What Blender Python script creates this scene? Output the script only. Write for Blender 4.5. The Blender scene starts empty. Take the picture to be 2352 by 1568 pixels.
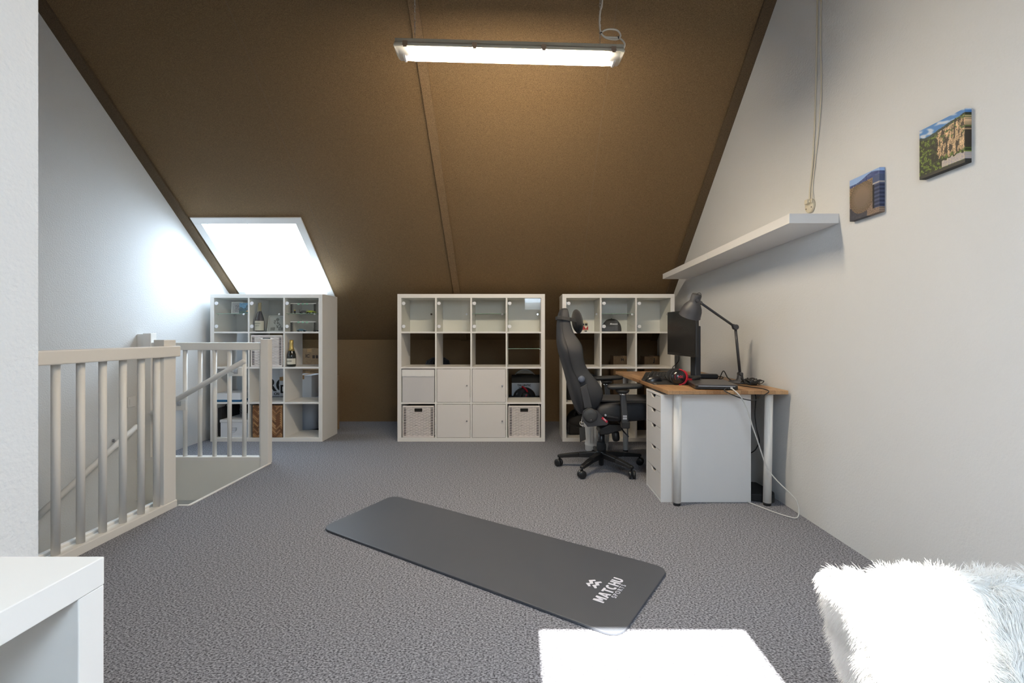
import bpy, bmesh, math, random
from mathutils import Vector, Matrix, noise

random.seed(7)
SC = bpy.context.scene
COL = SC.collection
PI = math.pi

# ------------------------------------------------------------------ camera, light, exposure
F = 1110.67          # focal length in pixels of the 2352 px wide frame (17 mm on 36 mm)
CAMH = 1.0765
VPX, VPY = 1198.5, 765.0
cd = bpy.data.cameras.new('camera'); cam = bpy.data.objects.new('camera', cd); COL.objects.link(cam)
cd.lens = 17.0; cd.sensor_width = 36.0; cd.clip_start = 0.02; cd.clip_end = 200
cd.shift_x = -(VPX - 1176) / 2352.0
cd.shift_y = -(784 - VPY) / 2352.0
cam.location = (0, 0, CAMH); cam.rotation_euler = (PI / 2, 0, 0)
SC.camera = cam

SC.view_settings.view_transform = 'Standard'
SC.view_settings.look = 'None'
SC.view_settings.exposure = 0.10
SC.view_settings.gamma = 1.0
SC.view_settings.use_curve_mapping = False

world = bpy.data.worlds.new('sky'); SC.world = world; world.use_nodes = True
bg = world.node_tree.nodes['Background']
bg.inputs['Color'].default_value = (0.70, 0.845, 1.0, 1)
bg.inputs['Strength'].default_value = 18

sd = bpy.data.lights.new('sun', 'SUN'); sun = bpy.data.objects.new('sun', sd); COL.objects.link(sun)
sd.energy = 48.0; sd.angle = math.radians(0.5); sd.color = (1.0, 0.95, 0.88)
SUN_EL = math.radians(56)
sun.rotation_euler = Vector((0, -math.cos(SUN_EL), math.sin(SUN_EL))).to_track_quat('Z', 'Y').to_euler()
sun.location = (0.4, -4, 6)

# room numbers
XL, XR = -3.18, 1.652          # side walls
YK, HK, SL = 5.904, 1.01, 0.81  # far knee wall, its top, roof slope (rise per metre)
YR = 2.30                       # ridge
HR = HK + SL * (YK - YR)
YN = 2 * YR - YK                # near knee wall (behind the camera)
TH = math.atan(SL)
def roof_h(y): return HK + SL * (YK - y) if y >= YR else HK + SL * (y - YN)

def portal(name, loc, rot, sx, sy):
    l = bpy.data.lights.new(name, 'AREA'); l.shape = 'RECTANGLE'; l.size = sx; l.size_y = sy
    l.energy = 10; l.cycles.is_portal = True
    o = bpy.data.objects.new(name, l); COL.objects.link(o); o.location = loc; o.rotation_euler = rot
    return o
SKY_A = (-3.08, -2.05, 4.49, 5.34)       # far skylight: x0, x1, y0, y1 (in plan)
SKY_B = (0.056, 0.816, -0.60, 0.253)     # skylight behind the camera
n_far = Vector((0, math.sin(TH), math.cos(TH))); n_near = Vector((0, -math.sin(TH), math.cos(TH)))
for nm, S, n in (('portal', SKY_A, n_far), ('portal', SKY_B, n_near)):
    yc = (S[2] + S[3]) / 2
    c = Vector(((S[0] + S[1]) / 2, yc, roof_h(yc))) + n * 0.17
    portal(nm, c, (n).to_track_quat('Z', 'Y').to_euler(), S[1] - S[0] + .1, (S[3] - S[2]) / math.cos(TH) + .1)

# ------------------------------------------------------------------ helpers
def W(px, py, y):
    """the point of the room at distance y that the photo shows at (px, py)"""
    return Vector(((px - VPX) * y / F, y, CAMH - (py - VPY) * y / F))
def G(px, py, h=0.0):
    y = (CAMH - h) * F / (py - VPY)
    return Vector(((px - VPX) * y / F, y, h))

def srgb(r, g, b):
    f = lambda c: ((c / 255 + .055) / 1.055) ** 2.4 if c / 255 > .04045 else c / 255 / 12.92
    return (f(r), f(g), f(b), 1)

MATS = {}
def M(name, col=(.8, .8, .8, 1), rough=.5, metal=0.0, spec=.5, emit=None, estr=0, bump=None, speck=None, coat=0, sheen=0):
    if name in MATS: return MATS[name]
    m = bpy.data.materials.new(name); m.use_nodes = True; MATS[name] = m
    nt = m.node_tree; b = nt.nodes['Principled BSDF']
    if len(col) == 3: col = (*col, 1)
    b.inputs['Base Color'].default_value = col
    b.inputs['Roughness'].default_value = rough
    b.inputs['Metallic'].default_value = metal
    b.inputs['Specular IOR Level'].default_value = spec
    b.inputs['Coat Weight'].default_value = coat
    b.inputs['Sheen Weight'].default_value = sheen
    if emit:
        b.inputs['Emission Color'].default_value = (*emit[:3], 1); b.inputs['Emission Strength'].default_value = estr
    tc = nt.nodes.new('ShaderNodeTexCoord')
    if bump:
        scale, strength, dist = bump
        n = nt.nodes.new('ShaderNodeTexNoise'); n.inputs['Scale'].default_value = scale
        n.inputs['Detail'].default_value = 3
        nt.links.new(tc.outputs['Object'], n.inputs['Vector'])
        bp = nt.nodes.new('ShaderNodeBump'); bp.inputs['Strength'].default_value = strength; bp.inputs['Distance'].default_value = dist
        nt.links.new(n.outputs['Fac'], bp.inputs['Height']); nt.links.new(bp.outputs['Normal'], b.inputs['Normal'])
    if speck:
        scale, c1, c2, lo, hi = speck[:5]
        n = nt.nodes.new('ShaderNodeTexNoise'); n.inputs['Scale'].default_value = scale; n.inputs['Detail'].default_value = 3.5 if name == 'grey_carpet' else 2
        n.inputs['Roughness'].default_value = .7
        mp = nt.nodes.new('ShaderNodeMapping'); nt.links.new(tc.outputs['Object'], mp.inputs['Vector'])
        if len(speck) > 5: mp.inputs['Scale'].default_value = speck[5]
        nt.links.new(mp.outputs['Vector'], n.inputs['Vector'])
        r = nt.nodes.new('ShaderNodeValToRGB'); r.color_ramp.elements[0].position = lo; r.color_ramp.elements[1].position = hi
        r.color_ramp.elements[0].color = (*c1[:3], 1); r.color_ramp.elements[1].color = (*c2[:3], 1)
        nt.links.new(n.outputs['Fac'], r.inputs['Fac']); nt.links.new(r.outputs['Color'], b.inputs['Base Color'])
    return m

def clear_mat(name, tint, gloss=.06, rough=.02):
    m = bpy.data.materials.new(name); m.use_nodes = True; nt = m.node_tree; nt.nodes.clear(); MATS[name] = m
    o = nt.nodes.new('ShaderNodeOutputMaterial'); mx = nt.nodes.new('ShaderNodeMixShader')
    t = nt.nodes.new('ShaderNodeBsdfTransparent'); g = nt.nodes.new('ShaderNodeBsdfGlossy')
    t.inputs['Color'].default_value = (*tint, 1); g.inputs['Roughness'].default_value = rough
    fr = nt.nodes.new('ShaderNodeLayerWeight')     # Facing: the same from both sides of the sheet
    pw = nt.nodes.new('ShaderNodeMath'); pw.operation = 'POWER'; pw.inputs[1].default_value = 5.0
    ad = nt.nodes.new('ShaderNodeMath'); ad.operation = 'MULTIPLY_ADD'; ad.inputs[1].default_value = .9; ad.inputs[2].default_value = gloss
    ad.use_clamp = True
    nt.links.new(fr.outputs['Facing'], pw.inputs[0]); nt.links.new(pw.outputs[0], ad.inputs[0]); nt.links.new(ad.outputs[0], mx.inputs[0])
    nt.links.new(t.outputs[0], mx.inputs[1]); nt.links.new(g.outputs[0], mx.inputs[2]); nt.links.new(mx.outputs[0], o.inputs[0])
    return m

def vcol_mat(name, rough=.6, coat=0):
    m = bpy.data.materials.new(name); m.use_nodes = True; nt = m.node_tree; b = nt.nodes['Principled BSDF']
    a = nt.nodes.new('ShaderNodeAttribute'); a.attribute_name = 'Col'
    nt.links.new(a.outputs['Color'], b.inputs['Base Color']); b.inputs['Roughness'].default_value = rough
    b.inputs['Coat Weight'].default_value = coat
    MATS[name] = m; return m

def tag(o, label=None, cat=None, group=None, kind=None):
    if label: o['label'] = label
    if cat: o['category'] = cat
    if group: o['group'] = group
    if kind: o['kind'] = kind
    return o

class Root:
    """an Empty at the base of a thing; its matrix is kept for building parts in room coordinates"""
def thing(name, label, cat, loc=(0, 0, 0), rz=0, group=None):
    o = bpy.data.objects.new(name, None); COL.objects.link(o); o.empty_display_size = .1
    o.location = loc; o.rotation_euler = (0, 0, rz)
    return tag(o, label, cat, group)
def rmat(o):
    m = Matrix.Translation(o.location) @ o.rotation_euler.to_matrix().to_4x4()
    return rmat(o.parent) @ m if o.parent else m

class MB:
    def __init__(s): s.bm = bmesh.new()
    def box(s, x0, x1, y0, y1, z0, z1, mi=0, mat=None):
        v = [s.bm.verts.new((x, y, z)) for x in (x0, x1) for y in (y0, y1) for z in (z0, z1)]
        if mat is not None:
            for a in v: a.co = mat @ a.co
        for q in ((0, 1, 3, 2), (4, 6, 7, 5), (0, 4, 5, 1), (2, 3, 7, 6), (0, 2, 6, 4), (1, 5, 7, 3)):
            f = s.bm.faces.new([v[i] for i in q]); f.material_index = mi
        return s
    def bar(s, p0, p1, w, h, up=(0, 0, 1), w1=None, h1=None, mi=0):
        p0, p1 = Vector(p0), Vector(p1); d = (p1 - p0).normalized()
        sx = d.cross(Vector(up)).normalized(); uz = sx.cross(d).normalized()
        w1 = w if w1 is None else w1; h1 = h if h1 is None else h1
        v = []
        for p, ww, hh in ((p0, w, h), (p1, w1, h1)):
            for a, b in ((-1, -1), (1, -1), (1, 1), (-1, 1)):
                v.append(s.bm.verts.new(p + sx * a * ww / 2 + uz * b * hh / 2))
        for q in ((3, 2, 1, 0), (4, 5, 6, 7), (0, 1, 5, 4), (1, 2, 6, 5), (2, 3, 7, 6), (3, 0, 4, 7)):
            f = s.bm.faces.new([v[i] for i in q]); f.material_index = mi
        return s
    def lathe(s, prof, origin=(0, 0, 0), axis=(0, 0, 1), seg=24, cap=True, mi=0, sc=(1, 1)):
        """prof: (radius, distance along the axis)"""
        o = Vector(origin); a = Vector(axis).normalized()
        t = Vector((1, 0, 0)) if abs(a.x) < .9 else Vector((0, 1, 0))
        u = a.cross(t).normalized(); w = a.cross(u).normalized()
        rings = []
        for r, z in prof:
            rings.append([s.bm.verts.new(o + a * z + u * r * sc[0] * math.cos(2 * PI * i / seg) + w * r * sc[1] * math.sin(2 * PI * i / seg)) for i in range(seg)])
        for k in range(len(rings) - 1):
            for i in range(seg):
                j = (i + 1) % seg
                f = s.bm.faces.new((rings[k][i], rings[k][j], rings[k + 1][j], rings[k + 1][i])); f.material_index = mi; f.smooth = True
        if cap:
            for R in (rings[0], rings[-1]):
                f = s.bm.faces.new(R); f.material_index = mi
        return s
    def cyl(s, p0, p1, r, r1=None, seg=16, mi=0):
        p0, p1 = Vector(p0), Vector(p1); L = (p1 - p0).length
        return s.lathe([(r, 0), (r if r1 is None else r1, L)], p0, p1 - p0, seg, mi=mi)
    def tube(s, pts, r, seg=8, mi=0, smooth=True):
        pts = [Vector(p) for p in pts]
        if smooth and len(pts) > 2: pts = spline(pts)
        rings = []; prev = None
        for i, p in enumerate(pts):
            d = (pts[min(i + 1, len(pts) - 1)] - pts[max(i - 1, 0)])
            if d.length < 1e-9: d = Vector((0, 0, 1))
            d.normalize()
            if prev is None:
                t = Vector((0, 0, 1)) if abs(d.z) < .9 else Vector((1, 0, 0)); u = d.cross(t).normalized()
            else:
                u = (prev - d * prev.dot(d)); u = u.normalized() if u.length > 1e-6 else d.orthogonal().normalized()
            prev = u; w = d.cross(u)
            rings.append([s.bm.verts.new(p + (u * math.cos(2 * PI * k / seg) + w * math.sin(2 * PI * k / seg)) * r) for k in range(seg)])
        for k in range(len(rings) - 1):
            for i in range(seg):
                j = (i + 1) % seg
                f = s.bm.faces.new((rings[k][i], rings[k][j], rings[k + 1][j], rings[k + 1][i])); f.smooth = True; f.material_index = mi
        s.bm.faces.new(rings[0]); s.bm.faces.new(rings[-1])
        return s
    def prism(s, poly, vec, mi=0):
        """poly: list of 3D points; extruded by vec"""
        vec = Vector(vec)
        a = [s.bm.verts.new(Vector(p)) for p in poly]; b = [s.bm.verts.new(Vector(p) + vec) for p in poly]
        n = len(poly)
        f = s.bm.faces.new(a); f.material_index = mi; f = s.bm.faces.new(b[::-1]); f.material_index = mi
        for i in range(n):
            j = (i + 1) % n
            f = s.bm.faces.new((a[i], b[i], b[j], a[j])); f.material_index = mi
        return s
    def sphere(s, c, r, sc=(1, 1, 1), seg=20, mi=0, rot=None):
        m = Matrix.Translation(Vector(c)) @ (rot.to_4x4() if rot is not None else Matrix.Identity(4)) @ Matrix.Diagonal((r * sc[0], r * sc[1], r * sc[2], 1))
        g = bmesh.ops.create_uvsphere(s.bm, u_segments=seg, v_segments=max(8, seg // 2), radius=1, matrix=m)
        for v in g['verts']:
            for f in v.link_faces: f.smooth = True; f.material_index = mi
        return s
    def grid(s, rows, closed=False, mi=0):
        """rows of points -> quads"""
        R = [[s.bm.verts.new(Vector(p)) for p in r] for r in rows]
        for i in range(len(R) - 1):
            n = len(R[i])
            for j in range(n if closed else n - 1):
                k = (j + 1) % n
                f = s.bm.faces.new((R[i][j], R[i][k], R[i + 1][k], R[i + 1][j])); f.smooth = True; f.material_index = mi
        return R
    def build(s, name, mat, parent=None, bevel=0, bseg=2, subsurf=0, smooth=False, local=False, base=True):
        bm = s.bm
        bmesh.ops.recalc_face_normals(bm, faces=bm.faces)
        if bevel:
            es = [e for e in bm.edges if len(e.link_faces) == 2 and e.calc_face_angle(0) > .5]
            bmesh.ops.bevel(bm, geom=es, offset=bevel, segments=bseg, affect='EDGES', profile=.5, clamp_overlap=True)
        me = bpy.data.meshes.new(name); bm.to_mesh(me); bm.free()
        for m in (mat if isinstance(mat, (list, tuple)) else [mat]): me.materials.append(m)
        o = bpy.data.objects.new(name, me); COL.objects.link(o)
        if smooth:
            for p in me.polygons: p.use_smooth = True
        if parent is not None:
            o.parent = parent
            if not local: me.transform(rmat(parent).inverted())
        elif base and len(me.vertices):
            xs = [v.co for v in me.vertices]
            c = Vector(((min(v.x for v in xs) + max(v.x for v in xs)) / 2, (min(v.y for v in xs) + max(v.y for v in xs)) / 2, min(v.z for v in xs)))
            me.transform(Matrix.Translation(-c)); o.location = c
        if subsurf:
            sm = o.modifiers.new('subdivision', 'SUBSURF'); sm.levels = subsurf; sm.render_levels = subsurf
        return o

def spline(pts, n=8):
    out = []
    P = [pts[0]] + list(pts) + [pts[-1]]
    for i in range(1, len(P) - 2):
        a, b, c, d = P[i - 1], P[i], P[i + 1], P[i + 2]
        for k in range(n):
            t = k / n
            out.append(.5 * ((2 * b) + (c - a) * t + (2 * a - 5 * b + 4 * c - d) * t * t + (-a + 3 * b - 3 * c + d) * t ** 3))
    out.append(pts[-1]); return out

def text_mesh(body, size, mat, parent, matrix, name='lettering', bold=0.0, spacing=1.0, depth=.0006, sx=1.0, align='LEFT', shear=0):
    """lettering as a real thin mesh; matrix places its baseline start (x right, y up, z out)"""
    cu = bpy.data.curves.new(name, 'FONT'); cu.body = body; cu.size = size; cu.offset = bold; cu.space_character = spacing
    cu.extrude = depth; cu.align_x = align; cu.shear = shear
    t = bpy.data.objects.new('t', cu); COL.objects.link(t)
    bpy.context.view_layer.update()
    me = bpy.data.meshes.new_from_object(t.evaluated_get(bpy.context.evaluated_depsgraph_get()))
    bpy.data.objects.remove(t); me.name = name
    me.transform(Matrix.Diagonal((sx, 1, 1, 1))); me.transform(matrix)
    me.materials.clear(); me.materials.append(mat)
    o = bpy.data.objects.new(name, me); COL.objects.link(o)
    if parent is not None:
        o.parent = parent; me.transform(rmat(parent).inverted())
    return o
def frame_mat(origin, xdir, ydir):
    x = Vector(xdir).normalized(); y = Vector(ydir); y = (y - x * y.dot(x)).normalized(); z = x.cross(y)
    m = Matrix.Identity(4)
    for i in range(3): m[i][0] = x[i]; m[i][1] = y[i]; m[i][2] = z[i]; m[i][3] = origin[i]
    return m

def painted(name, fn, origin, xdir, ydir, w, h, nx, ny, mat, parent):
    """a small picture: fn(u, v) gives its printed colour, stored per corner"""
    me = bpy.data.meshes.new(name); X = Vector(xdir).normalized(); Y = Vector(ydir).normalized(); O = Vector(origin)
    vs = [O + X * (w * i / nx) + Y * (h * j / ny) for j in range(ny + 1) for i in range(nx + 1)]
    fs = [(j * (nx + 1) + i, j * (nx + 1) + i + 1, (j + 1) * (nx + 1) + i + 1, (j + 1) * (nx + 1) + i) for j in range(ny) for i in range(nx)]
    me.from_pydata(vs, [], fs); ca = me.color_attributes.new('Col', 'BYTE_COLOR', 'CORNER')
    cols = []
    for j in range(ny):
        for i in range(nx):
            c = fn((i + .5) / nx, (j + .5) / ny); c = srgb(*[max(0, min(255, q)) for q in c])
            cols += list(c) * 4
    ca.data.foreach_set('color', cols)
    me.materials.append(mat); o = bpy.data.objects.new(name, me); COL.objects.link(o)
    if parent is not None: o.parent = parent; me.transform(rmat(parent).inverted())
    return o
def nz(x, y, s=1.0, o=0.0): return noise.noise(Vector((x * s, y * s, o)))

def structure(name, mb, mat, **k):
    o = mb.build(name, mat, base=False, **k); o['kind'] = 'structure'; return o

# ------------------------------------------------------------------ materials
plaster = M('white_plaster', srgb(218, 219, 219), .9, bump=(105, .45, .005))
paint = M('white_paint', srgb(238, 236, 232), .45)
cream = M('cream_board', srgb(236, 235, 228), .6)
foil = M('white_foil', srgb(236, 234, 230), .42)
lacq = M('white_lacquer', srgb(230, 229, 228), .35)
chip = M('brown_chipboard', rough=.75, spec=.25, bump=(300, .2, .0015),
         speck=(230, (.105, .068, .034), (.275, .180, .092), .30, .70))
chip_strip = M('chipboard_strip', rough=.75, spec=.25, bump=(260, .3, .002), speck=(210, (.11, .072, .038), (.30, .20, .11), .30, .70))
strip_dark = M('dark_edge_strip', rough=.7, spec=.3, bump=(260, .3, .002), speck=(210, (.055, .038, .022), (.17, .115, .065), .30, .70))
carpet = M('grey_carpet', rough=.95, spec=.15, bump=(300, .18, .002), speck=(150, (.058, .059, .068), (.39, .395, .44), .40, .61, (.8, 1.2, 1)))
glass = clear_mat('cabinet_glass', (.978, .987, .975), .03)
pane_glass = clear_mat('window_glass', (.98, .99, .99), .02)
edge_m = M('glass_edge_green', srgb(150, 180, 162), .2)
black = M('black_plastic', (.012, .012, .013), .38)
blackm = M('black_matte', (.015, .015, .016), .75)
leather = M('dark_grey_leatherette', (.019, .020, .024), .7, bump=(300, .15, .001))
suede = M('black_fabric', (.010, .010, .012), .9, sheen=.1)
chrome = M('chrome', (.75, .75, .76), .15, 1.0)
steel = M('brushed_steel', (.6, .6, .62), .35, 1.0)
knobw = M('white_disc', srgb(235, 236, 240), .3)
card = M('cardboard', srgb(150, 112, 72), .85, speck=(30, (.24, .15, .08), (.30, .195, .105), .3, .7))
white_card = M('white_card', srgb(222, 226, 232), .6)
blackink = M('black_ink', (.01, .01, .012), .6)
whiteink = M('white_ink', srgb(228, 228, 238), .6)
red = M('red_plastic', (.55, .012, .03), .35)
gold = M('gold_foil', (.62, .45, .16), .35, .8)
bottle_g = M('dark_bottle_glass', (.012, .014, .010), .12, coat=.5)
wine_g = M('purple_brown_bottle_glass', (.03, .022, .028), .15, coat=.5)

# ------------------------------------------------------------------ the room
# floor with the stair opening
sx, sy0, sy1 = -2.074, 1.0, 4.0
mb = MB()
mb.box(sx, XR, YN, YK, -.24, 0)
mb.box(XL, sx, sy1, YK, -.24, 0)
mb.box(-2.146, sx, YN, 3.017, -.24, 0)
mb.box(XL, -2.146, YN, sy0, -.24, 0)
structure('floor', mb, carpet)
mb = MB(); mb.box(XL - .1, -1.6, sy0 - .8, 4.2, -2.72, -2.62)
structure('floor_lower', mb, M('lower_floor', srgb(190, 185, 175), .7))

def side_wall(name, x0, x1, y0=YN - .1, y1=YK + .1, z0=-.24):
    ys = [y0, YN, YR, YK, y1]; ys = sorted(set([y for y in ys if y0 <= y <= y1]))
    poly = [(x0, y0, z0), (x0, y1, z0)] + [(x0, y, roof_h(y) + .05) for y in reversed(ys)]
    mb = MB(); mb.prism(poly, (x1 - x0, 0, 0)); return structure(name, mb, plaster)
side_wall('wall_right', XR, XR + .12)
side_wall('wall_left', XL - .12, XL, z0=-2.7)
side_wall('wall_stair', -1.075, -.972, YN, .972, z0=-.24)
mb = MB(); mb.box(XL, XR, YK, YK + .1, -.24, .997); structure('wall_far', mb, chip)
mb = MB(); mb.box(XL, XR, YN - .1, YN, -.24, HK + .02); structure('wall_near', mb, plaster)
# stairwell sides below the floor
mb = MB(); mb.box(XL, sx - .01, 4.005, 4.10, -2.7, -.245); structure('wall_stairwell_far', mb, cream)
mb = MB(); mb.box(sx + .004, sx + .1, sy0, 4.005, -2.7, -.245); structure('wall_stairwell_side', mb, cream)
mb = MB(); mb.box(XL, sx, sy0 - .1, sy0 - .005, -2.7, -.24); structure('wall_stairwell_near', mb, cream)
# white edge strip round the opening
mb = MB(); mb.box(sx - .014, sx + .004, 3.022, 4.001, -.22, .006); mb.box(-2.146, sx - .002, 3.014, 3.026, -.22, .006)
structure('trim_stair_edge', mb, paint, bevel=.003)
mb = MB(); mb.box(XL, -2.153, 3.985, 4.005, -.3, .028); structure('trim_stair_panel', mb, cream)

# roof slopes with openings
def roof_plane(name, x0, x1, y0, y1, hole, nrm, mat, t=.16):
    mb = MB()
    def slab(a, b, c, d):
        poly = [(a, c, roof_h(c)), (b, c, roof_h(c)), (b, d, roof_h(d)), (a, d, roof_h(d))]
        mb.prism(poly, nrm * t)
    hs = hole if isinstance(hole, list) else [hole]
    cur = x0
    for h in sorted(hs):
        slab(cur, h[0], y0, y1); slab(h[0], h[1], y0, h[2]); slab(h[0], h[1], h[3], y1); cur = h[1]
    slab(cur, x1, y0, y1)
    return structure(name, mb, mat)
roof_plane('ceiling', XL, XR, YR, YK + .1, SKY_A, n_far, chip)
roof_plane('ceiling_near', XL, XR, YN - .1, YR, [SKY_B], n_near, chip)
mb = MB(); mb.box(XL - .1, XR + .1, YR - .15, YR + .15, HR + .10, HR + .2); structure('trim_ridge', mb, chip)

mb = MB(); mb.box(-3.3, -1.9, 2.05, 2.75, HR - .1, 6.3)  # unseen block added over the ridge to keep sun out of the far skylight
structure('trim_sun_blocker', mb, M('sun_blocker_red', (.25, .10, .06), .9))

def batten(name, x0, x1, mt=None):
    mb = MB()
    poly = [(x0, y, roof_h(y)) for y in (YR, YK)] + [(x0, y, roof_h(y) - .022 / math.cos(TH)) for y in (YK, YR)]
    mb.prism(poly, (x1 - x0, 0, 0)); return structure(name, mb, mt or chip_strip, bevel=.002)
batten('trim_1', XL, XL + .085, strip_dark); batten('trim_2', -.742, -.672); batten('trim_3', XR - .078, XR, strip_dark)
# panel joints
def seam(name, x):
    mb = MB(); poly = [(x, y, roof_h(y) + .001) for y in (YR, YK)] + [(x, y, roof_h(y) - .0015) for y in (YK, YR)]
    mb.prism(poly, (.004, 0, 0)); return structure(name, mb, M('seam_light', (.19, .13, .075), .8))
seam('trim_4', .62); seam('trim_5', -1.93)

# skylights
def skylight(name, S, n, mull=False):
    x0, x1, y0, y1 = S
    along = lambda y: Vector((0, y, roof_h(y)))
    a, b = along(y0), along(y1); d = (b - a).normalized()
    L = (b - a).length
    m = Matrix.Identity(4)
    zz = n; xx = Vector((1, 0, 0)); yy = d
    for i in range(3): m[i][0] = xx[i]; m[i][1] = yy[i]; m[i][2] = zz[i]; m[i][3] = Vector((x0, a.y, a.z))[i]
    w = x1 - x0
    def ring(mb, o0, o1, z0, z1):
        mb.box(o0, w - o0, o0, o1, z0, z1, mat=m); mb.box(o0, w - o0, L - o1, L - o0, z0, z1, mat=m)
        mb.box(o0, o1, o1, L - o1, z0, z1, mat=m); mb.box(w - o1, w - o0, o1, L - o1, z0, z1, mat=m)
    root = thing(name, None, None, (x0 + w / 2, (y0 + y1) / 2, roof_h((y0 + y1) / 2))); root['kind'] = 'structure'
    mb = MB(); ring(mb, .0, .072 if mull else .0001 + .004, -.012, .05); mb.build('window_frame', lacq, root, bevel=.002)
    mb = MB(); ring(mb, .0, .012, .05, .19); mb.build('reveal', lacq, root)
    mb = MB(); mb.box(.005, w - .005, .005, L - .005, .150, .156, mat=m); mb.build('pane', pane_glass, root)
    if mull:
        mb = MB(); ring(mb, .012, .045, .10, .15)
        mb.box(.392, .400, .045, L - .045, .135, .150, mat=m)
        mb.build('sash', lacq, root, bevel=.002)
    return root
skylight('window_1', SKY_A, n_far, True)
skylight('window_2', SKY_B, n_near)

# ------------------------------------------------------------------ railings and handrails
def railing_side():
    r = thing('stair_railing', 'white stair railing with thick dark-beige lit top rail nearest the left wall end', 'railing', (-2.16, 2.6, 0))
    mb = MB(); mb.box(-2.19, -2.128, 1.02, 3.02, .932, .998); mb.build('top_rail', paint, r, bevel=.006)
    mb = MB(); mb.box(-2.21, -2.1455, 1.02, 3.012, -.005, .043); mb.box(-2.235, -2.21, 1.02, 3.012, -.005, .058); mb.build('bottom_rail', paint, r, bevel=.004)
    for y in [2.132 - .127 * q for q in range(8, 0, -1)] + [2.132, 2.259, 2.387, 2.513, 2.640, 2.767, 2.884]:
        mb = MB(); mb.cyl((-2.178, y, .04), (-2.178, y, .935), .0175, seg=20); mb.build('baluster', paint, r)
    mb = MB(); mb.box(-2.213, -2.149, 2.905, 3.005, -.2, 1.036); mb.build('newel_post', paint, r, bevel=.003)
    mb = MB(); mb.box(-2.213, -2.149, 1.0, 1.064, -.0, 1.036); mb.build('newel_post', paint, r, bevel=.003)
    return r
railing_side()
def railing_far():
    r = thing('stair_railing', 'white stair railing behind the stair opening, in front of the left shelving unit', 'railing', (-2.6, 4.01, 0))
    mb = MB(); mb.box(-3.06, -2.15, 3.99, 4.045, .937, 1.0); mb.build('top_rail', paint, r, bevel=.005)
    mb = MB(); mb.box(-3.06, -2.15, 3.985, 4.05, .024, .056); mb.build('bottom_rail', paint, r, bevel=.003)
    for px in (357, 391, 425.4, 459.6, 493, 527.3, 561.3):
        x = (px - VPX) * 4.018 / F
        mb = MB(); mb.cyl((x, 4.018, .05), (x, 4.018, .94), .0165, seg=20); mb.build('baluster', paint, r)
    mb = MB(); mb.box(-2.172, -2.151, 4.0, 4.036, .05, .94); mb.build('spacer_strip', paint, r)
    mb = MB(); mb.box(-2.153, -2.088, 3.980, 4.046, -.2, 1.03); mb.build('newel_post', paint, r, bevel=.003)
    mb = MB(); mb.box(-3.124, -3.058, 3.985, 4.048, .028, 1.076); mb.box(XL + .001, -3.124, 3.995, 4.04, .03, 1.07); mb.build('newel_post', paint, r, bevel=.003)
    for xa, xb, za, zb in ((-2.425, -2.31, .723, .795), (-2.87, -2.775, .44, .525)):
        mb = MB(); mb.box(xa, xb, 3.992, 4.006, za, zb); mb.build('mounting_plate', paint, r, bevel=.002)
    return r
railing_far()
def handrail_a():
    r = thing('handrail', 'round white handrail sloping down across the far stair railing', 'handrail', (-2.6, 3.93, .6))
    a, b = W(560, 829.5, 3.93), W(345, 951.5, 3.93)
    mb = MB(); d = (b - a).normalized()
    mb.lathe([(.010, -.012), (.0195, -.004), (.0205, .004), (.0205, (b - a).length - .004), (.012, (b - a).length)], a, b - a, 24); mb.build('rail', paint, r)
    for px, py in ((541, 852), (410, 926)):
        c = W(px, py, 3.985)
        mb = MB(); mb.box(c.x - .014, c.x + .014, 3.982, 3.991, c.z - .022, c.z + .018)
        mb.bar(c + Vector((0, -.002, -.012)), c + Vector((-.02, -.045, .0)), .016, .004)
        mb.bar(c + Vector((-.02, -.045, .0)), c + Vector((-.022, -.052, .022)), .016, .004)
        mb.build('bracket', steel, r, bevel=.001)
handrail_a()
def handrail_b():
    r = thing('handrail', 'round white handrail fixed to the left wall below the light switch, sloping down', 'handrail', (-3.11, 3.5, .1))
    x = -3.12
    a = Vector((x, x * F / (314 - VPX), 0)); a.z = CAMH - (979 - VPY) * a.y / F
    b = Vector((x, x * F / (40 - VPX), 0)); b.z = CAMH - (1228 - VPY) * b.y / F
    mb = MB(); L = (b - a).length
    mb.lathe([(.010, -.012), (.0195, -.004), (.0205, .004), (.0205, L)], a, b - a, 24); mb.build('rail', paint, r)
    for t in (.17,):
        p = a.lerp(b, t)
        mb = MB(); mb.cyl((XL + .001, p.y, p.z + .005), (XL + .005, p.y, p.z + .005), .013); mb.cyl((XL + .004, p.y, p.z), (x, p.y, p.z - .012), .006); mb.build('bracket', steel, r)
handrail_b()
def switch():
    p = Vector((XL, XL * F / (300.5 - VPX), 0)); p.z = CAMH - (922.5 - VPY) * p.y / F
    r = thing('light_switch', 'square white light switch on the left wall beside the stairs', 'light switch', p)
    mb = MB(); mb.box(XL - .0, XL + .009, p.y - .04, p.y + .04, p.z - .042, p.z + .042); mb.build('cover_plate', lacq, r, bevel=.003)
    mb = MB(); mb.box(XL + .009, XL + .014, p.y - .026, p.y + .026, p.z - .024, p.z + .024); mb.build('rocker', lacq, r, bevel=.002)
switch()

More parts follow.
